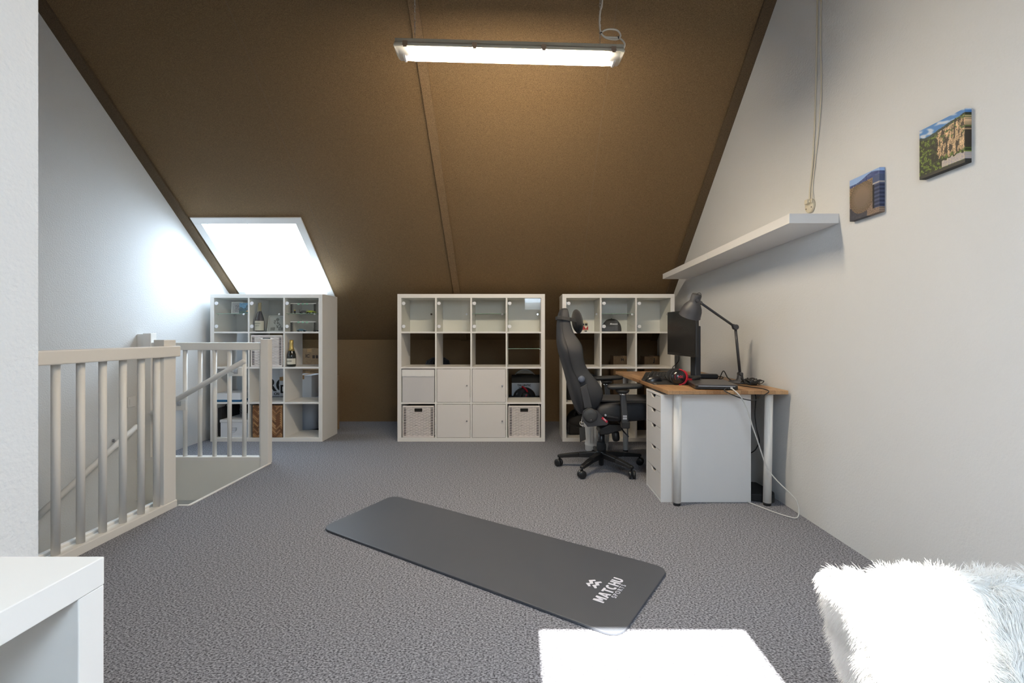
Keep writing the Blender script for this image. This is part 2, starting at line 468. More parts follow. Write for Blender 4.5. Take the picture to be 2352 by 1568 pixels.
# ------------------------------------------------------------------ shelving units
FR, TN, CE = .039, .016, .335
def unit_w(c): return 2 * FR + c * CE + (c - 1) * TN
def shelf_unit(label, cols, rows, loc, rz=0, group='white cube shelving units', depth=.39):
    r = thing('shelving_unit', label, 'shelving unit', loc, rz, group)
    w, h = unit_w(cols), unit_w(rows)
    def part(name, *b, bev=.0015):
        mb = MB(); mb.box(*b); return mb.build(name, foil, r, bevel=bev, local=True)
    part('top_panel', 0, w, 0, depth, h - FR, h)
    part('base_panel', 0, w, 0, depth, 0, FR)
    part('side_panel', 0, FR, .0006, depth, FR, h - FR); part('side_panel', w - FR, w, .0006, depth, FR, h - FR)
    for k in range(1, rows):
        z = FR + k * CE + (k - 1) * TN; part('shelf', FR, w - FR, .001, depth, z, z + TN, bev=.0008)
    for k in range(1, cols):
        x = FR + k * CE + (k - 1) * TN
        for j in range(rows):
            z = FR + j * (CE + TN); part('divider', x, x + TN, .0015, depth, z, z + CE, bev=.0006)
    return r
def cell(c, rw, rows=4):
    """left x and floor z of a compartment; rw counts from the top"""
    return FR + c * (CE + TN), FR + (rows - 1 - rw) * (CE + TN)
def glass_door(r, c, rw, shelf_in=False, missing_lower=False):
    x, z = cell(c, rw)
    bp = MB(); bp.box(x + .001, x + CE - .001, .375, .388, z + .001, z + CE - .001); bp.build('back_panel', foil, r, local=True)
    d = MB(); d.box(x + .004, x + CE - .004, .006, .010, z + .004, z + CE - .004); dr = d.build('glass_door', glass, r, local=True)
    for zz in (z + .052, z + CE - .054):
        k = MB(); k.lathe([(.0165, 0), (.0175, .002), (.0175, .009), (.0165, .0105)], (x + .024, -.0035, zz), (0, 1, 0), 24); k.build('hinge_disc', knobw, dr, local=True)
        k = MB(); k.box(x + .002, x + .024, .011, .022, zz - .016, zz + .016); k.build('hinge', steel, dr, local=True, bevel=.002)
    k = MB(); k.lathe([(.004, .012), (.006, .018), (.0105, .012 + .012), (.009, .03)], (x + CE - .035, .018, z + CE / 2 + .005), (0, -1, 0), 16); k.build('knob', chrome, dr, local=True)
    if shelf_in:
        s = MB(); s.box(x + .003, x + CE - .003, .024, .36, z + CE / 2 + .01, z + CE / 2 + .015); gs = s.build('glass_shelf', glass, r, local=True); s = MB(); s.box(x + .003, x + CE - .003, .0228, .0238, z + CE / 2 + .0102, z + CE / 2 + .0148); s.build('polished_edge', edge_m, gs, local=True)
        for xx in (x + .004, x + CE - .004):
            for yy in (.06, .33): s = MB(); s.cyl((xx, yy, z + CE / 2 - .004), (xx, yy, z + CE / 2 + .0095), .003); s.build('shelf_pin', steel, r, local=True)
def solid_door(r, c, rw, drop=.003):
    x, z = cell(c, rw)
    d = MB(); d.box(x + .004, x + CE - .003, .0, .016, z + .003, z + CE - .004); dr = d.build('door', M('door_white', srgb(226, 222, 219), .4), r, local=True, bevel=.001)
    k = MB(); k.lathe([(.005, 0), (.005, .008), (.0085, .012), (.0085, .018), (.006, .02)], (x + CE - .034, .001, z + CE / 2), (0, -1, 0), 16); k.build('knob', chrome, dr, local=True)

HU = unit_w(4); YU = 4.802
UL = shelf_unit('three-column white cube shelving unit under the skylight, against the left wall', 3, 4, ((482.6 - VPX) * YU / F, YU, 0))
UC = shelf_unit('widest white cube shelving unit in the middle, four columns with doors and baskets', 4, 4, ((912.7 - VPX) * YU / F, YU, 0))
UR = shelf_unit('three-column white cube shelving unit on the right behind the desk chair', 3, 4, ((1291.7 - VPX) * YU / F, YU, 0))
UN = shelf_unit('low white shelving unit cut off by the lower left corner of the photo', 4, 2, (-.585, .678 - unit_w(4), 0), PI / 2)
for r, cs in ((UL, ((0, 1), (1, 0), (2, 1))), (UC, ((0, 0), (1, 0), (2, 1), (3, 0))), (UR, ((0, 0), (1, 1), (2, 0)))):
    for c, s in cs: glass_door(r, c, 0, bool(s))
for c, rw in ((1, 2), (2, 2), (1, 3), (2, 3)): solid_door(UC, c, rw)
x, z = cell(3, 1); mb = MB(); mb.box(x + .003, x + CE - .003, .06, .36, z + CE / 2 + .01, z + CE / 2 + .015); gs = mb.build('glass_shelf', glass, UC, local=True); mb = MB(); mb.box(x + .003, x + CE - .003, .0588, .0598, z + CE / 2 + .0102, z + CE / 2 + .0148); mb.build('polished_edge', edge_m, gs, local=True)
for xx in (x + .003, x + CE - .003):
    for yy in (.09, .33): mb = MB(); mb.cyl((xx, yy, z + CE / 2 - .002), (xx, yy, z + CE / 2 + .0095), .004); mb.build('shelf_pin', steel, UC, local=True)

def world_cell(r, c, rw): x, z = cell(c, rw); return Vector(r.location) + Vector((x, 0, z))

# ---- woven baskets
wick = M('white_wicker', srgb(228, 220, 217), .6)
def wicker_basket():
    W0, H0, D0 = .315, .317, .34
    r = thing('wicker_basket', '', 'basket')
    mb = MB()   # inner box, open at the top
    t = .006
    for b in ((.006, W0 - .006, .008, .010, .0, H0 - .015), (.006, W0 - .006, D0 - .012, D0 - .006, 0, H0 - .015), (.006, .010, .008, D0 - .006, 0, H0 - .015),
              (W0 - .010, W0 - .006, .008, D0 - .006, 0, H0 - .015), (.006, W0 - .006, .008, D0 - .006, 0, .006)): mb.box(*b)
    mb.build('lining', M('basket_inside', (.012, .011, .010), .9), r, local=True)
    mb = MB(); n = 22; m = 11
    hx0, hx1, hz0, hz1 = W0 / 2 - .040, W0 / 2 + .040, H0 - .062, H0 - .026
    rnd = random.Random(3)
    def strand(x0, x1, zc, rr, out, ya=0, flip=False):
        rows = []
        for k in range(7):
            u = k / 6; bulge = math.sin(PI * u) * .0055 * out
            cx = x0 + (x1 - x0) * u
            ring = []
            for q in range(6):
                a = 2 * PI * q / 6
                if not flip: ring.append((cx, .006 - bulge + math.sin(a) * rr * .5, zc + math.cos(a) * rr))
                else: ring.append((ya + (bulge if ya > .1 else -bulge) + math.sin(a) * rr * .5, cx, zc + math.cos(a) * rr))
            rows.append(ring)
        mb.grid(rows, closed=True)
    for i in range(n):
        zc = .016 + i * (H0 - .034) / n + .005
        for j in range(m):
            x0 = .010 + j * (W0 - .020) / m; x1 = x0 + (W0 - .020) / m
            if x1 > hx0 and x0 < hx1 and zc > hz0 - .004: continue
            edge = j in (0, m - 1)
            rr = .0070 * (.50 if edge else 1) * rnd.uniform(.92, 1.05)
            strand(x0 - .001, x1 + .001, zc + rnd.uniform(-.0006, .0006), rr, 1 if (i + j) % 2 else -.5)
        for xa in (.002, W0 - .002):
            for j in range(9):
                y0 = .02 + j * (D0 - .04) / 9; strand(y0, y0 + (D0 - .04) / 9, zc, .0062, 1 if (i + j) % 2 else -.4, ya=xa, flip=True)
    mb.build('weave', wick, r, local=True)
    mb = MB()
    mb.box(0, W0, -.001, .012, H0 - .018, H0); mb.box(0, W0, -.001, .012, 0, .016); mb.box(0, .010, -.001, .012, 0, H0); mb.box(W0 - .010, W0, -.001, .012, 0, H0)
    mb.box(0, W0, D0 - .012, D0, H0 - .018, H0); mb.box(0, .012, .01, D0 - .01, H0 - .018, H0); mb.box(W0 - .012, W0, .01, D0 - .01, H0 - .018, H0)
    mb.build('frame', wick, r, local=True, bevel=.005)
    mb = MB(); mb.box(hx0 - .005, hx0, -.002, .012, hz0 - .005, hz1 + .005); mb.box(hx1, hx1 + .005, -.002, .012, hz0 - .005, hz1 + .005)
    mb.box(hx0, hx1, -.002, .012, hz0 - .006, hz0); mb.box(hx0, hx1, -.002, .012, hz1, hz1 + .006); mb.build('handle_rim', wick, r, local=True, bevel=.001)
    return r
def copy_tree(o, parent=None):
    c = o.copy(); COL.objects.link(c); c.parent = parent
    for ch in list(o.children): copy_tree(ch, c)
    return c
b0 = wicker_basket()
spots = [(UC, 0, 3, 'white wicker basket in the bottom left compartment of the middle shelving unit'),
         (UC, 3, 3, 'white wicker basket in the bottom right compartment of the middle shelving unit'),
         (UL, 1, 1, 'bright white wicker basket in the left shelving unit, partly behind the stair post')]
for i, (u, c, rw, lab) in enumerate(spots):
    b = b0 if i == 0 else copy_tree(b0)
    p = world_cell(u, c, rw); b.location = p + Vector(((CE - .315) / 2, .004, 0.0)); b['label'] = lab; b['group'] = 'white wicker baskets in the shelving'

# fabric box
def fabric_box():
    p = world_cell(UC, 0, 2)
    r = thing('fabric_box', 'light grey fabric storage box with a white folded top edge in the middle shelving unit', 'storage box', p + Vector((.007, .003, 0)))
    mb = MB(); mb.box(0, .320, 0, .36, 0, .327); mb.build('body', M('grey_fabric', srgb(206, 204, 205), .9, bump=(400, .2, .001)), r, local=True, bevel=.006)
    mb = MB(); n = 26
    rows = []
    for k in range(2):
        zz = (.258, .322)[k]
        rows.append([(i * .320 / n, -.004 - .0012 * math.sin(i * 1.9 + k) - (.002 if k == 0 else 0), zz + (.0015 * math.sin(i * .8) if k == 0 else 0)) for i in range(n + 1)])
    mb.grid(rows); mb.grid([[(x, y + .003, z) for x, y, z in rows[1]], [(x, y + .003, z) for x, y, z in rows[0]]])
    mb.box(.004, .316, -.003, .0, .262, .320)
    mb.build('folded_edge', M('white_fabric', srgb(232, 231, 229), .85), r, local=True)
fabric_box()

# ---- contents of the left shelving unit
def bottle(name, label, base, prof, gm, foil_from, foil_m, lab_z, lab_text, s=1.0, neck_label=False):
    r = thing(name, label, 'bottle', base)
    mb = MB(); mb.lathe(prof, base, seg=32); mb.build('body', gm, r, smooth=True)
    fp = [(q[0] + .0012, q[1]) for q in prof if q[1] >= foil_from]
    mb = MB(); mb.lathe(fp, base, seg=32); mb.build('foil_capsule', foil_m, r)
    R = prof[2][0] + .0008
    mb = MB(); z0, z1 = lab_z
    rows = [[(base[0] + R * math.sin(a), base[1] - R * math.cos(a), base[2] + zz) for a in [(-1.5 + 3.0 * i / 24) for i in range(25)]] for zz in (z0, z1)]
    mb.grid(rows); lb = mb.build('paper_label', M('label_paper', srgb(214, 208, 192), .6), r)
    for k, (tx, sz) in enumerate(lab_text):
        text_mesh(tx, sz, blackink, lb, frame_mat((base[0], base[1] - R - .0015, base[2] + z1 - .03 - k * .022), (1, 0, 0), (0, 0, 1)), align='CENTER')
    if neck_label:
        mb = MB(); mb.lathe([(.0215, 0), (.017, .02)], (base[0], base[1], base[2] + neck_label), seg=28, cap=False); mb.build('neck_label', M('neck_paper', srgb(226, 214, 180), .5), r)
    return r
p = world_cell(UL, 1, 0)
bottle('wine_bottle', 'tall dark wine bottle with cream label behind the glass door of the left shelving unit', (p.x + .067, YU + .065, p.z),
       [(.036, 0), (.043, .006), (.0435, .012), (.0435, .105), (.040, .135), (.028, .175), (.0175, .205), (.0145, .215), (.0145, .282), (.0155, .284), (.0155, .29), (.013, .292)],
       wine_g, .205, M('olive_foil', srgb(150, 135, 95), .5), (.012, .108), (('CHATEAU', .014), ('grand vin', .010)))
p = world_cell(UL, 2, 1)
bottle('champagne_bottle', 'dark green champagne bottle with gold neck in the open left shelving unit compartment', (p.x + .045, YU + .046, p.z),
       [(.036, 0), (.042, .006), (.0425, .012), (.0425, .100), (.040, .125), (.028, .160), (.020, .185), (.0165, .215), (.0165, .232), (.019, .238), (.0165, .245), (.018, .262), (.014, .27)],
       bottle_g, .160, gold, (.026, .084), (('RACINE', .014),), neck_label=.150)

# framed prints and postcard in the top compartments
def picture_frame(label, p, w, h, t, fn, lean=.12, rz=0, border=.012, fm=None, name='picture_frame', n=36, passep=.0):
    r = thing(name, label, 'picture frame', p, rz)
    fm = fm or lacq
    R = Matrix.Rotation(-lean, 4, 'X')
    mb = MB()
    for b in ((0, w, 0, t, 0, border), (0, w, 0, t, h - border, h), (0, border, 0, t, border, h - border), (w - border, w, 0, t, border, h - border)): mb.box(*b, mat=R)
    mb.build('frame', fm, r, local=True, bevel=.0015)
    mb = MB(); mb.box(border, w - border, t * .6, t, border, h - border, mat=R); mb.build('backing', foil, r, local=True)
    A = rmat(r) @ R
    o = A @ Vector((border, t * .6 - .0005, border)); xd = A.to_3x3() @ Vector((1, 0, 0)); yd = A.to_3x3() @ Vector((0, 0, 1))
    painted('print', fn, o, xd, yd, w - 2 * border, h - 2 * border, n, n, MATS.get('print_colours') or vcol_mat('print_colours'), r)
    return r
def grey_sketch(u, v):
    k = nz(u, v, 9, 1); d = 185 + 25 * k
    if .25 < u < .75 and .15 < v < .8 and k > .05: d -= 60
    return (d, d - 4, d - 2)
p = world_cell(UL, 0, 0); zg = CE / 2 + .0155
picture_frame('white framed faint grey photo on the glass shelf of the left shelving unit', p + Vector((.060, .18, zg)), .12, .125, .012, grey_sketch, .08)
def postcard(u, v):
    k = nz(u, v, 14, 3); sky = v > .55 + .12 * nz(u, 0, 5) + (.33 * max(0, 1 - abs(u - .5) / .13) if v < .95 else 0)
    if sky:
        c = (110 + 60 * k, 165 + 40 * k, 205 + 30 * k)
    else: c = (70 + 70 * k, 100 + 70 * k, 115 + 70 * k) if v > .25 else (75 + 60 * k, 105 + 60 * k, 100 + 50 * k)
    if abs(u - .5) < .05 and abs(v - .25) < .05: c = (230, 170, 100)
    return c
r = thing('postcard', 'blue and green postcard of a domed town standing on the glass shelf', 'postcard', p + Vector((.165, .14, zg)))
A = rmat(r) @ Matrix.Rotation(-.1, 4, 'X')
mb = MB(); mb.box(0, .165, 0, .0015, 0, .112, mat=Matrix.Rotation(-.1, 4, 'X')); mb.build('card', white_card, r, local=True)
painted('print', postcard, A @ Vector((0, -.0005, 0)), A.to_3x3() @ Vector((1, 0, 0)), A.to_3x3() @ Vector((0, 0, 1)), .165, .112, 56, 40, MATS['print_colours'], r)
p = world_cell(UL, 1, 0)
def line_art(u, v):
    d = 168
    k = nz(u, v, 10, 7)
    if (u - .52) ** 2 + (v - .80) ** 2 < .012: d = 105
    elif .2 < v < .74 and abs(u - .5 - .15 * math.sin(v * 6)) < .17 and k > -.1: d = 128 if k < .15 else 100
    elif v < .25 and abs(math.sin(u * 6)) > .6: d = 120 + 50 * k
    return (d, d, d - 4)
picture_frame('grey framed line drawing of a figure beside the wine bottle', p + Vector((.140, .06, 0)), .18, .168, .012, line_art, .22, fm=M('pale_frame', srgb(175, 176, 172), .5))

# toy gantries with little cars
legodk = M('dark_truss', (.03, .03, .033), .5)
def gantry(label, p, w=.252, h=.095):
    r = thing('toy_gantry', label, 'toy', p, 0, 'toy start gantries')
    for x0 in (0, w - .018):
        mb = MB()
        for dx in (0, .015): 
            for dy in (0, .015): mb.box(x0 + dx, x0 + dx + .003, dy, dy + .003, 0, h)
        z = 0
        while z < h - .018:
            mb.bar((x0 + .0015, -.001, z), (x0 + .0165, -.001, z + .018), .004, .003, up=(0, 1, 0)); mb.bar((x0 + .0165, -.001, z), (x0 + .0015, -.001, z + .018), .004, .003, up=(0, 1, 0)); z += .018
        mb.build('pillar', legodk, r, local=True)
    mb = MB(); mb.box(.0, w, 0, .018, h, h + .008); bm = mb.build('beam', lacq, r, local=True, bevel=.001)
    mb = MB()
    for k in range(3): mb.box(w * .28 + k * w * .17, w * .28 + k * w * .17 + .022, -.003, .0, h - .008, h + .007)
    mb.build('signal_light', M('pale_green', srgb(150, 200, 180), .4), bm, local=True)
    return r
def toy_car(label, p, col, rz=0, L=.092, wing=True):
    r = thing('toy_car', label, 'toy car', p, rz, 'toy racing cars in the top right compartment of the left unit')
    mb = MB(); h = L * .28
    prof = [(-.5, .18), (-.5, .5), (-.32, .6), (-.2, .95), (.12, .95), (.28, .6), (.5, .42), (.5, .18)]
    mb.prism([(a * L, -.018, b * h + .004) for a, b in prof], (0, .036, 0)); mb.build('body', col, r, local=True, bevel=.002)
    for sx in (-.3, .3):
        for sy in (-.020, .014):
            mb = MB(); mb.cyl((sx * L, sy, .008), (sx * L, sy + .006, .008), .008, seg=14); mb.build('wheel', black, r, local=True)
    if wing:
        mb = MB(); mb.box(-.52 * L, -.42 * L, -.017, .017, h + .008, h + .010); mb.box(-.48 * L, -.46 * L, -.002, .002, h * .5, h + .008); mb.build('rear_wing', col, r, local=True)
    return r
p = world_cell(UL, 2, 0)
gantry('black and white toy start gantry on the upper glass shelf', p + Vector((.035, .045, zg)))
gantry('black and white toy start gantry below the glass shelf', p + Vector((.035, .045, 0)))
toy_car('dark toy racing car between the pillars on the upper glass shelf', p + Vector((.165, .060, zg)), M('graphite', (.05, .05, .055), .4), .1)
toy_car('lime green toy racing car at the right on the upper glass shelf', p + Vector((.245, .045, zg)), M('lime', (.42, .5, .05), .4), -.1)
toy_car('small blue toy car under the lower gantry', p + Vector((.142, .055, 0)), M('toy_blue', (.10, .20, .28), .4), .2)
toy_car('dark blue toy car beside the lower gantry pillar', p + Vector((.285, .075, 0)), M('toy_navy', (.05, .07, .09), .4), 0, L=.055)
def figurine(p):
    r = thing('toy_figure', 'tiny toy figure with yellow head beside the upper gantry pillar', 'toy figure', p)
    mb = MB(); mb.box(-.007, .007, -.004, .004, 0, .012); mb.build('legs', blackm, r, local=True)
    mb = MB(); mb.prism([(-.009, -.005, .012), (.009, -.005, .012), (.006, -.005, .026), (-.006, -.005, .026)], (0, .010, 0)); mb.build('torso', legodk, r, local=True)
    mb = MB(); mb.cyl((0, 0, .026), (0, 0, .036), .0055); mb.build('head', M('toy_yellow', (.7, .5, .05), .5), r, local=True)
figurine(p + Vector((.077, .05, zg)))

# white box with the blue base, row 3
p = world_cell(UL, 0, 2)
r = thing('shoe_box', 'flat white box with a blue base in the left shelving unit', 'box', p + Vector((.0, .03, 0)))
mb = MB(); mb.box(.004, .245, 0, .33, 0, .024); mb.build('base_tray', M('blue_card', srgb(28, 88, 130), .6), r, local=True, bevel=.001)
mb = MB(); mb.box(.0025, .2465, -.0015, .3315, .022, .088); mb.build('lid', white_card, r, local=True, bevel=.0015)
# lidded box with label holder, bottom row
p = world_cell(UL, 0, 3)
r = thing('lidded_box', 'white lidded storage box with a metal label holder in the left shelving unit', 'storage box', p + Vector((.048, .012, 0)))
mb = MB(); mb.box(.006, .276, .004, .35, 0, .150); mb.build('body', white_card, r, local=True, bevel=.002)
mb = MB(); mb.box(0, .282, 0, .354, .148, .176); mb.build('lid', M('lid_white', srgb(216, 218, 220), .6), r, local=True, bevel=.004)
mb = MB(); mb.box(.112, .168, -.002, .004, .070, .074); mb.box(.112, .168, -.002, .004, .094, .098); mb.box(.112, .115, -.002, .004, .07, .098); mb.box(.165, .168, -.002, .004, .07, .098)
mb.tube([(.118, -.001, .066), (.128, -.012, .054), (.152, -.012, .054), (.162, -.001, .066)], .002)
lh = mb.build('label_holder', steel, r, local=True)
mb = MB()
for px in (.02, .26):
    mb.lathe([(.007, 0), (.007, .004)], (px, .012, .176)); 
mb.build('lid_corner', steel, r, local=True)
r = thing('black_case', 'black case leaning behind the white lidded storage box', 'case', p + Vector((.004, .15, 0)))
mb = MB(); mb.box(0, .040, -.1, .22, 0, .29); mb.build('shell', blackm, r, local=True, bevel=.008)
mb = MB(); mb.tube([(.02, 0, .285), (.02, .01, .308), (.02, .10, .308), (.02, .11, .285)], .005); mb.build('handle', black, r, local=True)

# herringbone basket
def herring():
    p = world_cell(UL, 1, 3)
    W0, H0, D0 = .300, .322, .33
    r = thing('woven_basket', 'brown herringbone woven basket in the bottom row of the left shelving unit', 'basket', p + Vector((.026, .006, 0)))
    mb = MB(); mb.box(0, W0, .004, D0, 0, H0); mb.build('body', M('dark_weave', (.10, .055, .028), .8), r, local=True, bevel=.004)
    ms = [M('strip_%s' % n, srgb(*c), .65) for n, c in (('tan', (160, 120, 82)), ('brown', (120, 80, 48)), ('honey', (182, 142, 98)), ('umber', (110, 76, 48)), ('mid', (146, 104, 66)))]
    mb = MB(); a, L = .0155, .05; rnd = random.Random(5)
    def clip(poly):
        for ax, lim, sg in ((0, .004, 1), (0, W0 - .004, -1), (1, .004, 1), (1, H0 - .004, -1)):
            out = []
            for i in range(len(poly)):
                P, Q = poly[i], poly[(i + 1) % len(poly)]
                ip, iq = sg * (P[ax] - lim) >= 0, sg * (Q[ax] - lim) >= 0
                if ip: out.append(P)
                if ip != iq:
                    t = (lim - P[ax]) / (Q[ax] - P[ax]); out.append((P[0] + t * (Q[0] - P[0]), P[1] + t * (Q[1] - P[1])))
            poly = out
            if len(poly) < 3: return None
        return poly
    c45 = math.cos(PI / 4)
    n = 4
    def strip(x0, y0, w, h):
        q = [(x0, y0), (x0 + w, y0), (x0 + w, y0 + h), (x0, y0 + h)]
        cx, cy = x0 + w / 2, y0 + h / 2
        q = [(cx + (x - cx) * (1 - .1 * (w < h) - .03), cy + (y - cy) * (1 - .1 * (h < w) - .03)) for x, y in q]
        q = [(.15 + (x - y) * a * c45, .16 + (x + y) * a * c45) for x, y in q]
        q = clip(q)
        if q: mb.prism([(x, -.001, y) for x, y in q], (0, .005 + .0008 * (w < h), 0), mi=rnd.randrange(5))
    for k in range(-30, 31):
        for m in range(-5, 6):
            strip(k + 2 * n * m, k, n, 1)
            strip(k, k - 2 * n + 1 + 2 * n * m, 1, n)
    mb.build('woven_strips', ms, r, local=True)
herring()

# things standing behind the left unit
def carton(name, label, x0, x1, y0, y1, z0, z1, mat, cat='box', marks=None, bevel=.003, squares=0):
    r = thing(name, label, cat, ((x0 + x1) / 2, (y0 + y1) / 2, z0), 0, 'cartons behind the shelving units')
    mb = MB(); mb.box(x0, x1, y0, y1, z0, z1); mb.build('body', mat, r, bevel=bevel)
    mb = MB(); mb.box((x0 + x1) / 2 - .025, (x0 + x1) / 2 + .025, y0 - .0006, y1 + .0006, z1 - .04, z1 + .0006); mb.build('tape', M('packing_tape', srgb(168, 132, 90), .3), r)
    if squares:
        mb = MB()
        for q in range(squares): mb.box(-2.39 + q * .038, -2.362 + q * .038, y0 - .0012, y0 - .0004, z1 - .11, z1 - .075)
        mb.build('printed_symbols', M('symbol_ink', (.05, .03, .02), .7), r)
    for (tx, px, pz, sz, m) in (marks or []):
        text_mesh(tx, sz, m, r, frame_mat((px, y0 - .001, pz), (1, 0, 0), (0, 0, 1)), bold=sz * .03)
    return r
carton('cardboard_box', 'tall brown cardboard box standing on the carpet right of the left shelving unit', -2.20, -2.055, 5.26, 5.45, 0, .60, card)
r = carton('white_carton', 'plain white carton seen through the left shelving unit, on top of the plastic tub', -2.478, -2.272, 5.225, 5.50, .375, .62, white_card)
carton('cardboard_box', 'brown carton with printed symbols behind the champagne bottle', -2.62, -2.23, 5.52, 5.66, .645, .90, card, marks=[('IC', -2.47, .80, .05, M('brown_ink', (.05, .03, .02), .7))], squares=4)
carton('cardboard_box', 'brown carton behind the white carton and below the printed one', -2.62, -2.27, 5.52, 5.86, 0, .643, card)
r = thing('plastic_tub', 'translucent white plastic tub seen in the bottom right compartment of the left unit', 'tub', (-2.37, 5.37, 0))
mb = MB(); mb.lathe([(.105, .02), (.115, .03), (.138, .34), (.145, .345), (.145, .37), (.138, .372)], (-2.365, 5.38, 0), seg=28); mb.build('body', M('milky_plastic', srgb(205, 213, 226), .35), r, smooth=False)
mb = MB(); mb.lathe([(.11, 0), (.11, .02)], (-2.365, 5.38, 0), seg=28); mb.build('foot', blackm, r)
mb = MB(); mb.tube([(-2.42, 5.215, .372), (-2.38, 5.212, .352), (-2.34, 5.212, .345), (-2.29, 5.215, .352)], .004); mb.box(-2.375, -2.345, 5.205, 5.220, .340, .354); mb.build('handle', black, r)
carton('poster_box', 'white carton printed with big black letters behind the left shelving unit', -2.93, -2.636, 5.27, 5.5, .389, .76, white_card, marks=[('PRO', -2.885, .45, .185, blackink), ('CREW', -2.70, .405, .036, blackink)])
carton('storage_crate', 'dark crate low behind the woven basket', -2.95, -2.60, 5.25, 5.62, 0, .388, M('crate_grey', (.08, .08, .09), .7), cat='crate')
carton('white_carton', 'small white carton with a black patch beside the lettered carton', -2.634, -2.575, 5.25, 5.40, .389, .60, white_card, marks=[('D', -2.625, .43, .12, blackink)])
r = thing('desk_fan', 'dark round fan seen through the lowest left compartment', 'fan', (-3.02, 5.32, 0))
mb = MB(); mb.cyl((-3.02, 5.34, 0), (-3.02, 5.34, .015), .055, seg=28); mb.cyl((-3.02, 5.35, .01), (-3.02, 5.35, .2), .008); mb.build('stand', black, r)
mb = MB()
for k in range(5): mb.tube([Vector((-3.02 + .017 * (k + 1) * math.cos(a), 5.30, .27 + .017 * (k + 1) * math.sin(a))) for a in [2 * PI * i / 24 for i in range(25)]], .0018, seg=5, smooth=False)
for k in range(12):
    a = 2 * PI * k / 12; mb.bar((-3.02, 5.30, .27), (-3.02 + .085 * math.cos(a), 5.30, .27 + .085 * math.sin(a)), .002, .002, up=(0, 1, 0))
mb.build('grille', black, r)
mb = MB()
for k in range(3):
    a = 2 * PI * k / 3; mb.prism([(-3.02 + q * math.cos(a + da), 5.325, .27 + q * math.sin(a + da)) for q, da in ((.01, 0), (.07, .0), (.075, .5), (.035, .7))], (0, .003, 0))
mb.cyl((-3.02, 5.31, .27), (-3.02, 5.37, .27), .02); mb.build('blades', M('fan_grey', (.05, .05, .06), .5), r)

# things behind the middle unit
r = thing('backpack', 'black backpack whose crumpled top shows through the middle shelving unit', 'backpack', (-.94, 5.42, 0))
mb = MB(); rows = []
for k, (zz, w, d) in enumerate(((0, .13, .09), (.02, .15, .11), (.3, .16, .13), (.55, .155, .12), (.70, .145, .11), (.76, .12, .09), (.79, .07, .06), (.80, .02, .02))):
    rows.append([(-.935 + w * math.cos(a) * (1 + .08 * math.sin(5 * a + k)), 5.42 + d * math.sin(a), zz + (.012 * math.sin(7 * a + k) if k > 3 else 0)) for a in [2 * PI * i / 28 for i in range(28)]])
R = mb.grid(rows, closed=True); mb.bm.faces.new(R[0]); mb.bm.faces.new(R[-1]); mb.build('body', suede, r)
mb = MB(); mb.tube([(-.98, 5.33, .74), (-.94, 5.30, .80), (-.90, 5.33, .74)], .008); mb.build('grab_loop', blackm, r)
crate = thing('storage_crate', 'dark crate on the carpet behind the bottom right basket of the middle unit', 'crate', (.02, 5.42, 0))
mb = MB(); mb.box(-.18, .225, 5.26, 5.60, 0, .355); mb.build('body', M('crate_dark', (.03, .03, .035), .6), crate, bevel=.01)
mb = MB(); mb.box(-.19, .235, 5.25, 5.61, .335, .365); mb.build('rim', blackm, crate, bevel=.004)
r = thing('paper_bag', 'white paper bag with black lettering and a dark band behind the helmet', 'bag', (.03, 5.50, .366))
mb = MB(); mb.box(-.115, .215, 5.50, 5.58, .366, .512); mb.build('body', white_card, r, bevel=.003)
mb = MB(); mb.box(-.116, .216, 5.495, 5.585, .512, .60); mb.build('band', blackm, r, bevel=.004)
text_mesh('TALLENTIC', .030, blackink, r, frame_mat((-.05, 5.497, .475), (1, 0, 0), (0, 0, 1)), bold=.001)
text_mesh('TOOLS', .022, blackink, r, frame_mat((-.035, 5.497, .45), (1, 0, 0), (0, 0, 1)), bold=.001)
r = thing('clear_dome', 'clear plastic dome standing up behind the paper bag', 'dome', (.035, 5.62, .366))
mb = MB()
mb.tube([Vector((.035 + .140 * math.cos(a), 5.60, .51 + .145 * math.sin(a))) for a in [PI * i / 20 for i in range(21)]], .005, smooth=False); mb.bar((-.105, 5.60, .51), (-.105, 5.60, .366), .01, .01, up=(0, 1, 0)); mb.bar((.175, 5.60, .51), (.175, 5.60, .366), .01, .01, up=(0, 1, 0)); mb.build('rim', M('milky_rim', (.4, .42, .42), .3), r)
mb = MB(); mb.prism([(.035 + .137 * math.cos(a), 5.603, .51 + .142 * math.sin(a)) for a in [PI * i / 20 for i in range(21)]], (0, .003, 0)); mb.build('wall', clear_mat('dome_clear', (.7, .75, .75), .12), r)
r = thing('bike_helmet', 'dark bike helmet with red straps lying behind the middle shelving unit', 'helmet', (.03, 5.40, .366))
mb = MB(); rows = []
for k in range(8):
    t = k / 7 * PI / 2
    rows.append([(.03 + .125 * math.cos(t) * math.cos(a), 5.39 + .095 * math.cos(t) * math.sin(a), .368 + .108 * math.sin(t)) for a in [2 * PI * i / 28 for i in range(28)]])
mb.grid(rows, closed=True); mb.build('shell', M('helmet_grey', (.035, .037, .042), .25, coat=.4), r)
mb = MB(); mb.tube([(.03 + .03 * math.sin(q * 3), 5.39 - .10 * math.cos(q), .368 + .118 * math.sin(q)) for q in [.15 + .2 * i for i in range(7)]], .010); mb.build('strap', red, r)
mb = MB(); mb.lathe([(.055, 0), (.052, .012), (.02, .014)], (.045, 5.30, .38), (0, -1, 0), 28); mb.build('visor', black, r)

